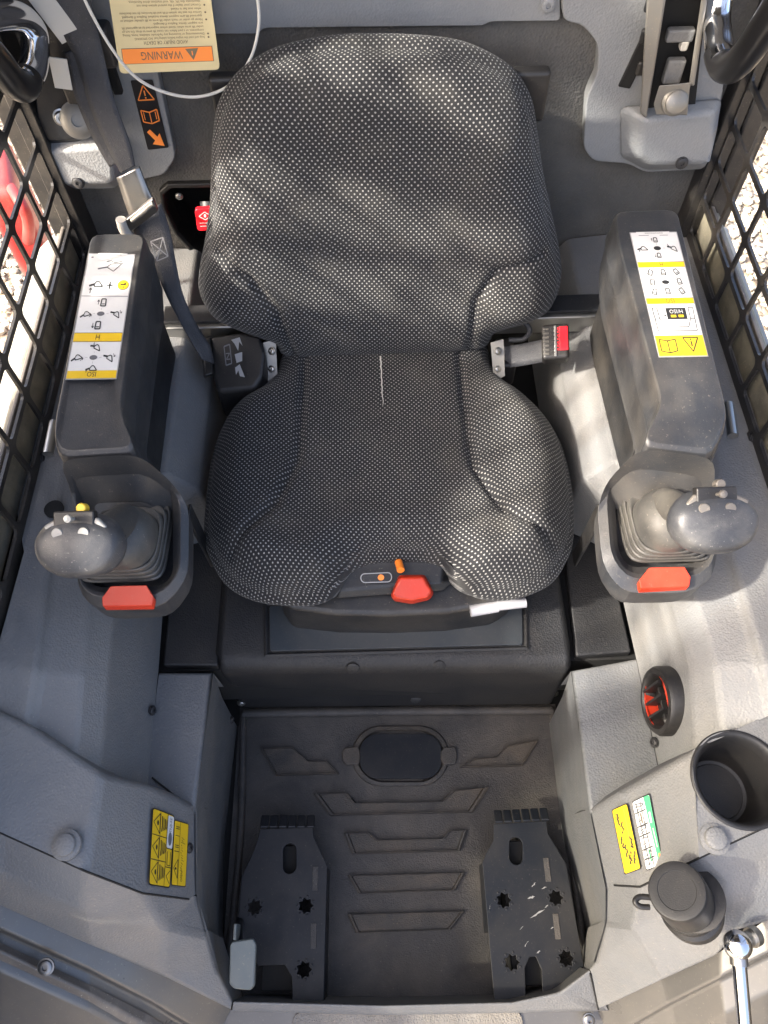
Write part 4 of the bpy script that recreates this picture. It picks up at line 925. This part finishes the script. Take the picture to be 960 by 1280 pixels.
# ================================================================== HANGING TAG, CABLE
tg = thing('warning_tag', 'cream hanging warning tag printed upside down with an orange header', 'tag', at(212, 90, y=.985))
TC = [at(128, -60, y=1.0), at(256, -60, y=1.0), at(275, 87, y=.985), at(150, 92, y=.985)]
loft('card', [[p+Vector((0, .0015, 0)) for p in roundpoly(TC, .006)], roundpoly(TC, .006)], 'tag_card', tg)
D = Decal(170, 205, TC, .0006)
D.rect(8, 159, 162, 188, 'ink_brown', 0); D.rect(9, 160, 161, 187, 'decal_orange', 1); D.text('WARNING', 75, 173.5, 15, 'ink_brown', 3, width=70)
D.poly([(116, 163), (138, 162), (128, 184)], 'ink_brown', 2); D.line([(127, 167), (127.5, 175)], 2, 'decal_orange', 4)
D.text('AVOID INJURY OR DEATH', 85, 150, 6.5, 'ink_brown', 2, width=74)
lines = ['Stop and cool the engine before adding fuel. NO SMOKING', 'Disconnecting or loosening any hydraulic tubeline, hose, fitting,', 'component, or a part failure can cause lift arms to drop. Do not go', 'under lift arms when raised unless supported by an approved lift', 'arm support device. Replace if damaged.', 'Never go under or reach under lift arms or lift cylinder without an', 'approved lift arm support device installed. Replace if damaged.', 'Service the seat bar system if lift and tilt functions do not deactivate', 'when seat bar is raised.', 'Contact your dealer if the control system does not', 'deactivate the lift, tilt, and traction drive functions.', 'Do not lift or lower operator cab safely, unless instructions', 'in the service manual are followed.', 'Use fluid of the same kind only.', 'Keep away from moving parts.', 'Wear the seat belt snugly at all times.']
for i, s_ in enumerate(lines):
    y = 142.5-i*6.3
    D.text(s_, 152, y, 4.1, 'ink_brown', 2, align='LEFT', width=min(138, 2.15*len(s_)))
for i in (0, 1, 5, 7, 9, 11, 13): D.disc(158, 142.5-i*6.3, 1.7, 1.7, 'ink_brown', 2, 8)
D.build('print', tg)
tag(tube('lanyard_cable', [at(92, -40, y=.95), at(106, 0, y=.95), at(136, 55, y=.95), at(168, 95, y=.955), at(205, 115, y=.96), at(246, 121, y=.965), at(285, 108, y=.97), at(312, 75, y=.975), at(323, 35, y=.98), at(322, 0, y=.985), at(315, -40, y=.99)], .0019, 'cable', n=8), 'thin white cable loop hanging in front of the cream tag', 'cable')

# ================================================================== SEAT BELT
sbt = thing('seat_belt', 'grey seat belt hanging down the left side to the seat', 'seat belt', at(262, 460, .5))
def bp_(px, py, y): return at(px, py, y=y)
seq = [((78, -40), 1.0, (30, -14)), ((98, 30), 1.0, (28, -12)), ((112, 70), .995, (22, -10)), ((128, 130), .97, (20, -9)), ((150, 185), .945, (17, -8)), ((160, 212), .935, (12, -6))]
P = [bp_(*p, y) for p, y, w_ in seq]; Wd = [(bp_(p[0]+w_[0], p[1]+w_[1], y)-bp_(*p, y))*.74 for p, y, w_ in seq]
ribbon('upper_webbing', P, Wd, 'webbing', sbt)
seq = [((96, 60), 1.005, (16, -6)), ((104, 110), .99, (13, -3)), ((124, 160), .965, (12, -5)), ((146, 205), .94, (9, -4))]
P = [bp_(*p, y) for p, y, w_ in seq]; Wd = [(bp_(p[0]+w_[0], p[1]+w_[1], y)-bp_(*p, y)) for p, y, w_ in seq]
ribbon('webbing_fold', P, Wd, 'webbing', sbt)
seq = [((160, 215), .933, (14, -7)), ((172, 248), .92, (15, -8)), ((184, 275), .91, (17, -8))]
P = [bp_(*p, y) for p, y, w_ in seq]; Wd = [(bp_(p[0]+w_[0], p[1]+w_[1], y)-bp_(*p, y)) for p, y, w_ in seq]
ribbon('latch_plate', P, Wd, 'gun_metal', sbt, th=.003)
seq = [((182, 268), .902, (20, -9)), ((196, 300), .885, (17, -6)), ((208, 335), .86, (12, -3)), ((220, 372), .83, (9, 0)), ((236, 405), .80, (10, 5)), ((252, 432), .775, (11, 6)), ((260, 452), .76, (8, 8))]
P = [bp_(*p, y) for p, y, w_ in seq]; Wd = [(bp_(p[0]+w_[0], p[1]+w_[1], y)-bp_(*p, y))+Vector((0, .004, .004)) for p, y, w_ in seq]
ribbon('lower_webbing', P, Wd, 'webbing', sbt)
# latch slider
a, b = bp_(160, 280, .897), bp_(196, 252, .897); d = (b-a)
loft('slider', [[a+Vector((0, 0, -.010)), b+Vector((0, 0, -.010)), b+Vector((0, -.004, .014)), a+Vector((0, -.004, .014))], [a+Vector((0, -.009, -.010)), b+Vector((0, -.009, -.010)), b+Vector((0, -.013, .014)), a+Vector((0, -.013, .014))]], 'gun_metal', sbt, bevel=.003)
a2, b2 = bp_(151, 274, .885), bp_(164, 300, .885)
tube('slider_lip', [a2, (a2+b2)/2+Vector((-.003, 0, 0)), b2], .007, 'tag_white', sbt, n=10, sm=3)
tube('slider_bar', [bp_(165, 276, .88), bp_(192, 254, .88)], .0035, 'dirty_metal', sbt, n=10, sm=2)
# stitched cross
D = Decal(30, 40, [bp_(188, 300, .876), bp_(206, 294, .876), bp_(213, 320, .862), bp_(197, 327, .862)], .004)
D.line([(2, 2), (28, 2), (28, 38), (2, 38)], 2, 'decal_edge', closed=True); D.line([(2, 2), (28, 38)], 2, 'decal_edge'); D.line([(28, 2), (2, 38)], 2, 'decal_edge'); D.build('stitching', sbt)
# anchor housing at the seat
an = thing('belt_anchor', 'black rubber belt anchor housing between the left console and the seat', 'belt anchor', at(295, 470, .42))
T = [(262, 420, .50), (300, 414, .51), (326, 420, .51), (332, 440, .50), (328, 470, .485), (318, 486, .475), (272, 490, .47), (266, 470, .48)]
prism('housing', T, .07, 'rubber', an, bevel=.007, seg=4)
loft('slot_guide', [[(252, 424, .49), (264, 420, .49), (268, 470, .475), (254, 473, .475)], [(253, 426, .503), (263, 423, .503), (266, 467, .49), (256, 470, .49)]], 'rubber', an, bevel=.003)
D = Decal(50, 60, [at(276, 424, .512), at(306, 420, .514), at(312, 476, .488), at(282, 478, .486)], .0035)
for p in ([(22, 4), (40, 2), (44, 14), (38, 8), (34, 20), (28, 10)], [(26, 24), (42, 22), (40, 34), (28, 36)], [(24, 42), (34, 38), (42, 56), (32, 54), (30, 46), (24, 52)]): D.poly(p, 'decal_edge', 1)
D.line([(6, 12), (18, 10), (18, 36), (6, 38)], 2, 'ink_grey', closed=True); D.line([(8, 22), (16, 22), (8, 30), (16, 30)], 1.5, 'ink_grey')
D.build('embossed_mark', an)
# buckle on the right
bu = thing('belt_buckle', 'belt buckle with a red release button between seat and right armrest', 'buckle', at(650, 452, .44))
bc = at(694, 430, .53); rot = Matrix.Rotation(R_(-6), 3, 'Z') @ Matrix.Rotation(R_(-10), 3, 'Y') @ Matrix.Rotation(R_(25), 3, 'X')
box('buckle_body', bc, (.040, .054, .030), 'rubber', bu, .006, rot=rot, seg=4)
box('release_button', bc+rot@Vector((.012, .003, .0145)), (.013, .036, .006), 'signal_red', bu, .0015, rot=rot)
for k in range(7): box('grip_rib', bc+rot@Vector((-.004, -.017+k*.0058, .0148)), (.006, .0026, .004), 'rubber', bu, .0006, rot=rot); box('red_tooth', bc+rot@Vector((.0045, -.013+k*.0052, .0150)), (.003, .0030, .003), 'signal_red', bu, .0004, rot=rot)
box('chrome_strip', bc+rot@Vector((.000, 0, .0152)), (.0035, .046, .003), 'zinc', bu, .0008, rot=rot)
for k in range(7): box('grip_rib', bc+rot@Vector((-.0135, -.019+k*.0062, .0150)), (.009, .0030, .003), 'boot', bu, .0008, rot=rot)
P = [at(622, 448, .46), at(650, 444, .48), at(682, 438, .51)]
ribbon('buckle_stalk', P, [Vector((0, .012, .012))]*3, 'webbing', bu, .004, 4)
tag(tube('wire_hook', [at(640, 405, .50), at(655, 403, .50), at(662, 414, .49), at(654, 424, .48), at(636, 425, .48)], .004, 'webbing', n=10), 'grey bent wire hook beside the red belt buckle', 'hook')

# ================================================================== RED SWITCH IN THE RECESS
rd = thing('red_switch_handle', 'red switch handle in the black recess behind the seat', 'handle', W(262, 275, 1.07))
rr = roundpoly([W(243, 262, 1.035), W(300, 259, 1.035), W(302, 286, 1.030), W(247, 289, 1.030)], .006)
loft('handle_plate', [[p+Vector((0, .008, 0)) for p in rr], rr], 'signal_red', rd, bevel=.0015)
D = Decal(60, 28, [W(243, 262, 1.034), W(300, 259, 1.034), W(302, 286, 1.029), W(247, 289, 1.029)], .0012)
D.line([(5, 8), (13, 3), (21, 8), (13, 13)], 1, 'decal_white', closed=True); D.disc(13, 8, 1.6, 2.2, 'decal_white', 2); D.line([(5, 17), (24, 17)], .9, 'decal_white'); D.line([(5, 21), (16, 21), (22, 25)], .9, 'decal_white'); D.line([(22, 6), (24, 12)], .9, 'decal_white')
D.build('handle_print', rd)
lathe('shaft', [(.016, 0), (.016, .012), (.012, .014), (.012, .035), (0, .035)], W(262, 252, 1.06), (0, -.5, -.6), 'dark_bolt', rd, n=18)

# ================================================================== BELT BRACKETS AT THE REAR CORNERS
bl = thing('belt_guide', 'dark steel belt guide plate with a bright bolt behind the left belt', 'bracket', W(85, 180, 1.03))
loft('plate', [[W(x, y, 1.03) for x, y in ((40, 60), (120, 40), (122, 168), (96, 178), (48, 182))], [W(x, y, 1.018) for x, y in ((40, 60), (120, 40), (122, 164), (96, 174), (48, 177))]], 'black_steel', bl, bevel=.003)
screw(W(77, 146, 1.016), (.2, -.9, .3), .009, 'zinc', bl, 'bolt', .01)
lathe('anchor_washer', [(.024, 0), (.024, .003), (.020, .004), (.018, .006), (.008, .0065), (.008, .004), (0, .004)], W(98, 150, 1.0), (.1, -.9, .45), 'dirty_metal', bl, n=28)
box('channel', W(88, 60, 1.02), (.05, .03, .22), 'guard', bl, .004)
box('paper_label', W(62, 12, 1.0), (.03, .002, .075), 'tag_white', bl, .0005, rot=Matrix.Rotation(R_(-22), 3, 'Y'))
box('care_label', W(76, 92, .985), (.022, .002, .04), 'tag_white', bl, .0005, rot=Matrix.Rotation(R_(10), 3, 'Y'))
ht = box('height_adjuster', W(128, 55, 1.03), (.03, .03, .05), 'console', bl, .005)
box('adjuster_slot', W(137, 80, 1.036), (.012, .01, .08), 'hole', bl, .002)
br = thing('hinge_channel', 'dusty steel channel with a large bolt on the right corner trim', 'bracket', W(838, 145, 1.0))
yb = 1.0
loft('channel_side', [[W(x, y, yb-.01) for x, y in ((812, -60), (842, -60), (808, 148), (800, 142))], [W(x, y, yb+.03) for x, y in ((812, -60), (842, -60), (808, 148), (800, 142))]], 'dirty_metal', br, bevel=.003)
loft('channel_side', [[W(x, y, yb-.01) for x, y in ((885, -60), (893, -60), (868, 108), (861, 106))], [W(x, y, yb+.03) for x, y in ((885, -60), (893, -60), (868, 108), (861, 106))]], 'dirty_metal', br, bevel=.003)
loft('channel_back', [[W(x, y, yb+.028) for x, y in ((815, -60), (890, -60), (868, 140), (800, 140))], [W(x, y, yb+.034) for x, y in ((815, -60), (890, -60), (868, 140), (800, 140))]], 'hole', br)
loft('bolt_plate', [[W(x, y, yb-.012) for x, y in ((824, 107), (864, 103), (862, 112), (859, 144), (820, 143), (817, 130))], [W(x, y, yb-.005) for x, y in ((824, 107), (864, 103), (862, 112), (859, 144), (820, 143), (817, 130))]], 'dirty_metal', br, bevel=.0015)
lathe('bolt_head', [(.0175, 0), (.0175, .004), (.0145, .007), (.0145, .010), (.012, .012), (0, .012)], W(843, 127, yb-.012), (0, -.9, .4), 'dirty_metal', br, n=28)
for x, y, sx, sz in ((850, 43, .035, .016), (842, 88, .024, .032), (855, 55, .010, .014)): box('catch', W(x, y, yb+.012), (sx, .012, sz), 'tag_white' if sx < .02 else 'panel', br, .003)
box('slot', W(808, 50, wy-.023), (.018, .004, .13), 'hole', br, .002, rot=Matrix.Rotation(R_(12), 3, 'Y'))
for x, y in ((815, 5), (809, 45), (804, 85)): box('slot_clip', W(x, y, wy-.026), (.018, .008, .020), 'console_dark', br, .004)

# grab handles
def handle(chrome, black, root_lb, loc, X, r):
    t = thing('grab_handle', root_lb, 'handle', loc, 'chrome and black grab handles at the rear corners')
    tube('chrome_bar', [at(x, y, x=X+dx) for x, y, dx in chrome], r, 'chrome', t, n=24)
    tube('rubber_sleeve', [at(x, y, x=X+dx) for x, y, dx in black], r*1.06, 'sleeve', t, n=24)
    return t
handle([(-40, 25, 0), (0, 20, 0), (25, 22, 0), (42, 40, 0), (44, 65, 0), (40, 88, 0), (30, 104, 0)], [(34, 98, 0), (28, 108, 0), (12, 98, 0), (-10, 70, 0), (-40, 40, 0)], 'chrome and black grab handle above the left side guard', at(40, 100, x=-.42), -.42, .0165)
handle([(912, -60, 0), (902, -20, 0), (896, 20, 0), (898, 50, 0), (900, 68, 0), (904, 78, 0)], [(898, 66, 0), (904, 82, 0), (915, 84, 0), (935, 65, 0), (962, 25, 0), (990, -20, 0)], 'chrome and black grab handle above the right side guard', at(905, 90, x=.42), .42, .0165)

# ================================================================== FOOT PLATES, PEDAL
def star(px, py, z, r=.0115, n=7):
    c = at(px, py, z); return [c+Vector((math.cos(k*math.pi/n), math.sin(k*math.pi/n), 0))*(r*(1 if k % 2 == 0 else .70)) for k in range(2*n)]
def slot(px, py0, py1, z, r=.0105):
    a, b = at(px, py0, z), at(px, py1, z); P = []
    for k in range(9): P.append(a+Vector((math.cos(k*math.pi/8), math.sin(k*math.pi/8), 0))*r)
    for k in range(9): P.append(b+Vector((-math.cos(k*math.pi/8), -math.sin(k*math.pi/8), 0))*r)
    return P
PZ = .075
def footplate(outline, holes, teeth, flange, label, marks):
    c = A((*outline[0], PZ)); t = thing('foot_plate', label, 'foot plate', Vector((c.x, c.y-.1, 0)), 'slotted steel foot plates on the floor')
    holed('plate', [at(x, y, PZ) for x, y in outline], holes, 'black_steel', t, solid=.005, bevel=.0008)
    for x, y in teeth: box('tooth', at(x, y, PZ-.004)+Vector((0, .006, .002)), (.013, .022, .005), 'black_steel', t, .002, rot=Matrix.Rotation(R_(-25), 3, 'X'))
    a, b = at(*flange[0], PZ-.003), at(*flange[1], PZ-.003)
    loft('side_flange', [[a, b, b+Vector((0, 0, -.06)), a+Vector((0, 0, -.06))], [p+Vector((flange[2]*.004, 0, 0)) for p in (a, b, b+Vector((0, 0, -.06)), a+Vector((0, 0, -.06)))]], 'black_steel', t)
    for x, y in marks: box('slot_mark', at(x, y, PZ+.0004), (.0085, .034, .0016), 'matting', t, .0006)
    for h in holes:
        if len(h) == 14:
            cc = sum(h, Vector())/len(h)
            for k in range(7): lathe('burr', [(.0019, -.001), (.0019, .0008), (.001, .0012), (0, .0012)], cc+Vector((math.cos(k*2*math.pi/7+.45), math.sin(k*2*math.pi/7+.45), 0))*.0132, (0, 0, 1), 'black_steel', t, n=8)
    cc = at(outline[0][0]+30, outline[0][1]+110, 0)
    box('mount_bracket', Vector((cc.x, cc.y, .03)), (.05, .2, .05), 'hole', t, .002)
    return t
f1 = footplate([(326, 1036), (391, 1034), (392, 1046), (409, 1082), (404, 1264), (366, 1264), (365, 1222), (356, 1206), (322, 1207), (318, 1186), (302, 1185), (297, 1160), (302, 1096), (318, 1062)],
    [slot(362, 1063, 1083, PZ), star(318, 1134, PZ), star(382, 1132, PZ), star(380, 1212, PZ)], [(331+k*11.5, 1032) for k in range(6)], ((409, 1084), (405, 1250), -1), 'black slotted foot plate beside the small metal pedal', [(394, 1098), (392, 1170)])
screw(at(363, 1080, .02), (0, 0, 1), .007, 'bolt', f1, 'bolt')
f2 = footplate([(617, 1030), (683, 1026), (685, 1042), (708, 1080), (731, 1215), (728, 1264), (679, 1264), (677, 1212), (670, 1196), (662, 1196), (656, 1210), (658, 1264), (619, 1264), (603, 1078), (608, 1066), (617, 1050)],
    [slot(645, 1055, 1072, PZ), star(630, 1125, PZ), star(695, 1122, PZ), star(640, 1203, PZ), star(708, 1198, PZ)], [(623+k*11.5, 1026-k*.6) for k in range(6)], ((603, 1078), (610, 1165), 1), 'scuffed black foot plate with four star holes on the right', [(684, 1087), (696, 1158)])
screw(at(644, 1070, .02), (0, 0, 1), .007, 'bolt', f2, 'bolt')
f2.children[0].data.materials[0] = M['scuffed_steel']
mat('bare_metal', (.33, .32, .30), .5, .4)
for x, y, l, wd, a in ((672, 1142, 22, 4, .55), (664, 1122, 9, 4, .3), (667, 1106, 8, 3, .9), (680, 1110, 7, 2.5, .4), (658, 1180, 9, 2.5, 1.0), (673, 1190, 6, 3, .6), (652, 1160, 7, 2, .8), (690, 1160, 5, 2, .5), (683, 1133, 7, 2, .7), (612, 1135, 10, 2, 1.4)):
    P = []
    for k in range(9):
        t = k/8; P.append((x+(t-.5)*l*math.cos(a)+random.uniform(-.6, .6), y-(t-.5)*l*math.sin(a)-wd*.5*math.sin(t*math.pi)*random.uniform(.5, 1.2)))
    for k in range(7, 0, -1):
        t = k/8; P.append((x+(t-.5)*l*math.cos(a)+random.uniform(-.6, .6), y-(t-.5)*l*math.sin(a)+wd*.5*math.sin(t*math.pi)*random.uniform(.2, 1)))
    MO('paint_scuff', [at(px, py, PZ+.0006) for px, py in P], [tuple(range(len(P)))], 'bare_metal', f2, smooth=False)
pd = thing('pedal', 'small grey metal pedal beside the left foot plate', 'pedal', at(300, 1235, .02))
T = [(290, 1176, .19), (316, 1172, .19), (320, 1180, .19), (318, 1232, .17), (312, 1238, .17), (292, 1236, .17), (286, 1230, .17), (287, 1182, .19)]
prism('pedal_pad', T, .012, 'pad_metal', pd, bevel=.004, seg=4)
tube('pedal_arm', [at(302, 1190, .18), at(298, 1170, .16), at(300, 1150, .06)], .006, 'black_steel', pd, n=10, sm=4)
box('pedal_clip', at(296, 1165, .185), (.004, .02, .03), 'pad_metal', pd, .001)

# ================================================================== VENT, CAPPED PORT, GAS STRUT
vt = thing('air_vent', 'round black air vent with orange sides on the right side panel', 'vent', at(838, 876, .37))
q_ = [at(795, 822, .30), at(862, 830, .44), at(827, 978, .30), at(868, 945, .42)]; va = (q_[1]-q_[0]).cross(q_[2]-q_[0]).normalized(); va = va if va.x < 0 else -va; vc = facepts(q_[:3], [(838, 876)])[0]+va*.009; vu = Vector((0, 1, 0)); vu = (vu-va*vu.dot(va)).normalized(); vv = va.cross(vu)
lathe('vent_ring', [(.046, -.02), (.046, .004), (.043, .009), (.037, .010), (.033, .006), (.031, -.008), (0, -.008)], vc, va, 'rubber', vt, n=48)
for q in (-1, 1):
    P = []
    for k in range(13):
        a = R_(-52+k*104/12); P.append(vc+va*.008+(vv*q*math.cos(a)+vu*math.sin(a))*.034)
    P += [vc+va*.008+(vv*q*.0285)+vu*.018*f for f in (1, .33, -.33, -1)]
    prism('vent_side', P, .02, 'red', vt, bevel=.001, axis=-va)
for f in (-.018, .0, .018): 
    a, b = vc+va*.012-vv*.024+vu*f, vc+va*.012+vv*.024+vu*f
    loft('vent_blade', [[a, a-va*.016, a-va*.016+vu*.002, a+vu*.003], [b, b-va*.016, b-va*.016+vu*.002, b+vu*.003]], 'rubber', vt)
box('vent_stem', vc-va*.002, (.004, .05, .008), 'rubber', vt, .001, rot=Matrix((vv, vu, va)).transposed())

cp = thing('capped_port', 'black rubber capped round port standing on the right door ledge', 'port', at(862, 1140, .40))
p1, p2 = at(864, 1137, .405), at(846, 1113, .487); ax = (p2-p1).normalized(); Lh = (p2-p1).length
lathe('port_collar', [(.034, -.012), (.034, .006), (.030, .010), (.030, .02), (0, .02)], p1, ax, 'rubber', cp, n=40)
lathe('port_neck', [(.0275, .0), (.0275, .04), (0, .04)], p1, ax, 'tag_white', cp, n=36)
lathe('port_cap', [(.0295, .034), (.0305, .038), (.0305, Lh-.008), (.0300, Lh-.0025), (.0290, Lh-.0004), (.0275, Lh), (.020, Lh), (.0195, Lh-.0006), (0, Lh-.0006)], p1, ax, 'rubber', cp, n=48)
lathe('port_flange', [(.026, .028), (.0345, .030), (.0345, .034), (.026, .036)], p1+Vector((.008, .004, 0)), ax, 'rubber', cp, n=40)
tube('tether_loop', [at(812, 1134, .455), at(800, 1133, .455), at(794, 1127, .455), at(800, 1121, .455), at(814, 1122, .455)], .0032, 'rubber', cp, n=10)

gs = thing('gas_strut', 'bright steel gas strut with a ball end by the right door frame', 'strut', at(925, 1180, .38))
b0 = at(922, 1181, .42)
lathe('ball_socket', [(.006, -.014), (.013, -.011), (.0155, -.002), (.0145, .006), (.009, .012), (0, .013)], b0, (-.2, .0, 1), 'chrome', gs, n=28)
lathe('ball_pin', [(.008, 0), (.008, .022), (.011, .022), (.011, .03), (0, .03)], b0, (.9, .3, -.35), 'zinc', gs, n=18)
tube('strut_end', [b0, at(924, 1206, .415)], .0095, 'zinc', gs, n=16, sm=2)
tube('strut_rod', [at(924, 1204, .415), at(934, 1320, .39)], .0078, 'chrome', gs, n=18, sm=2)
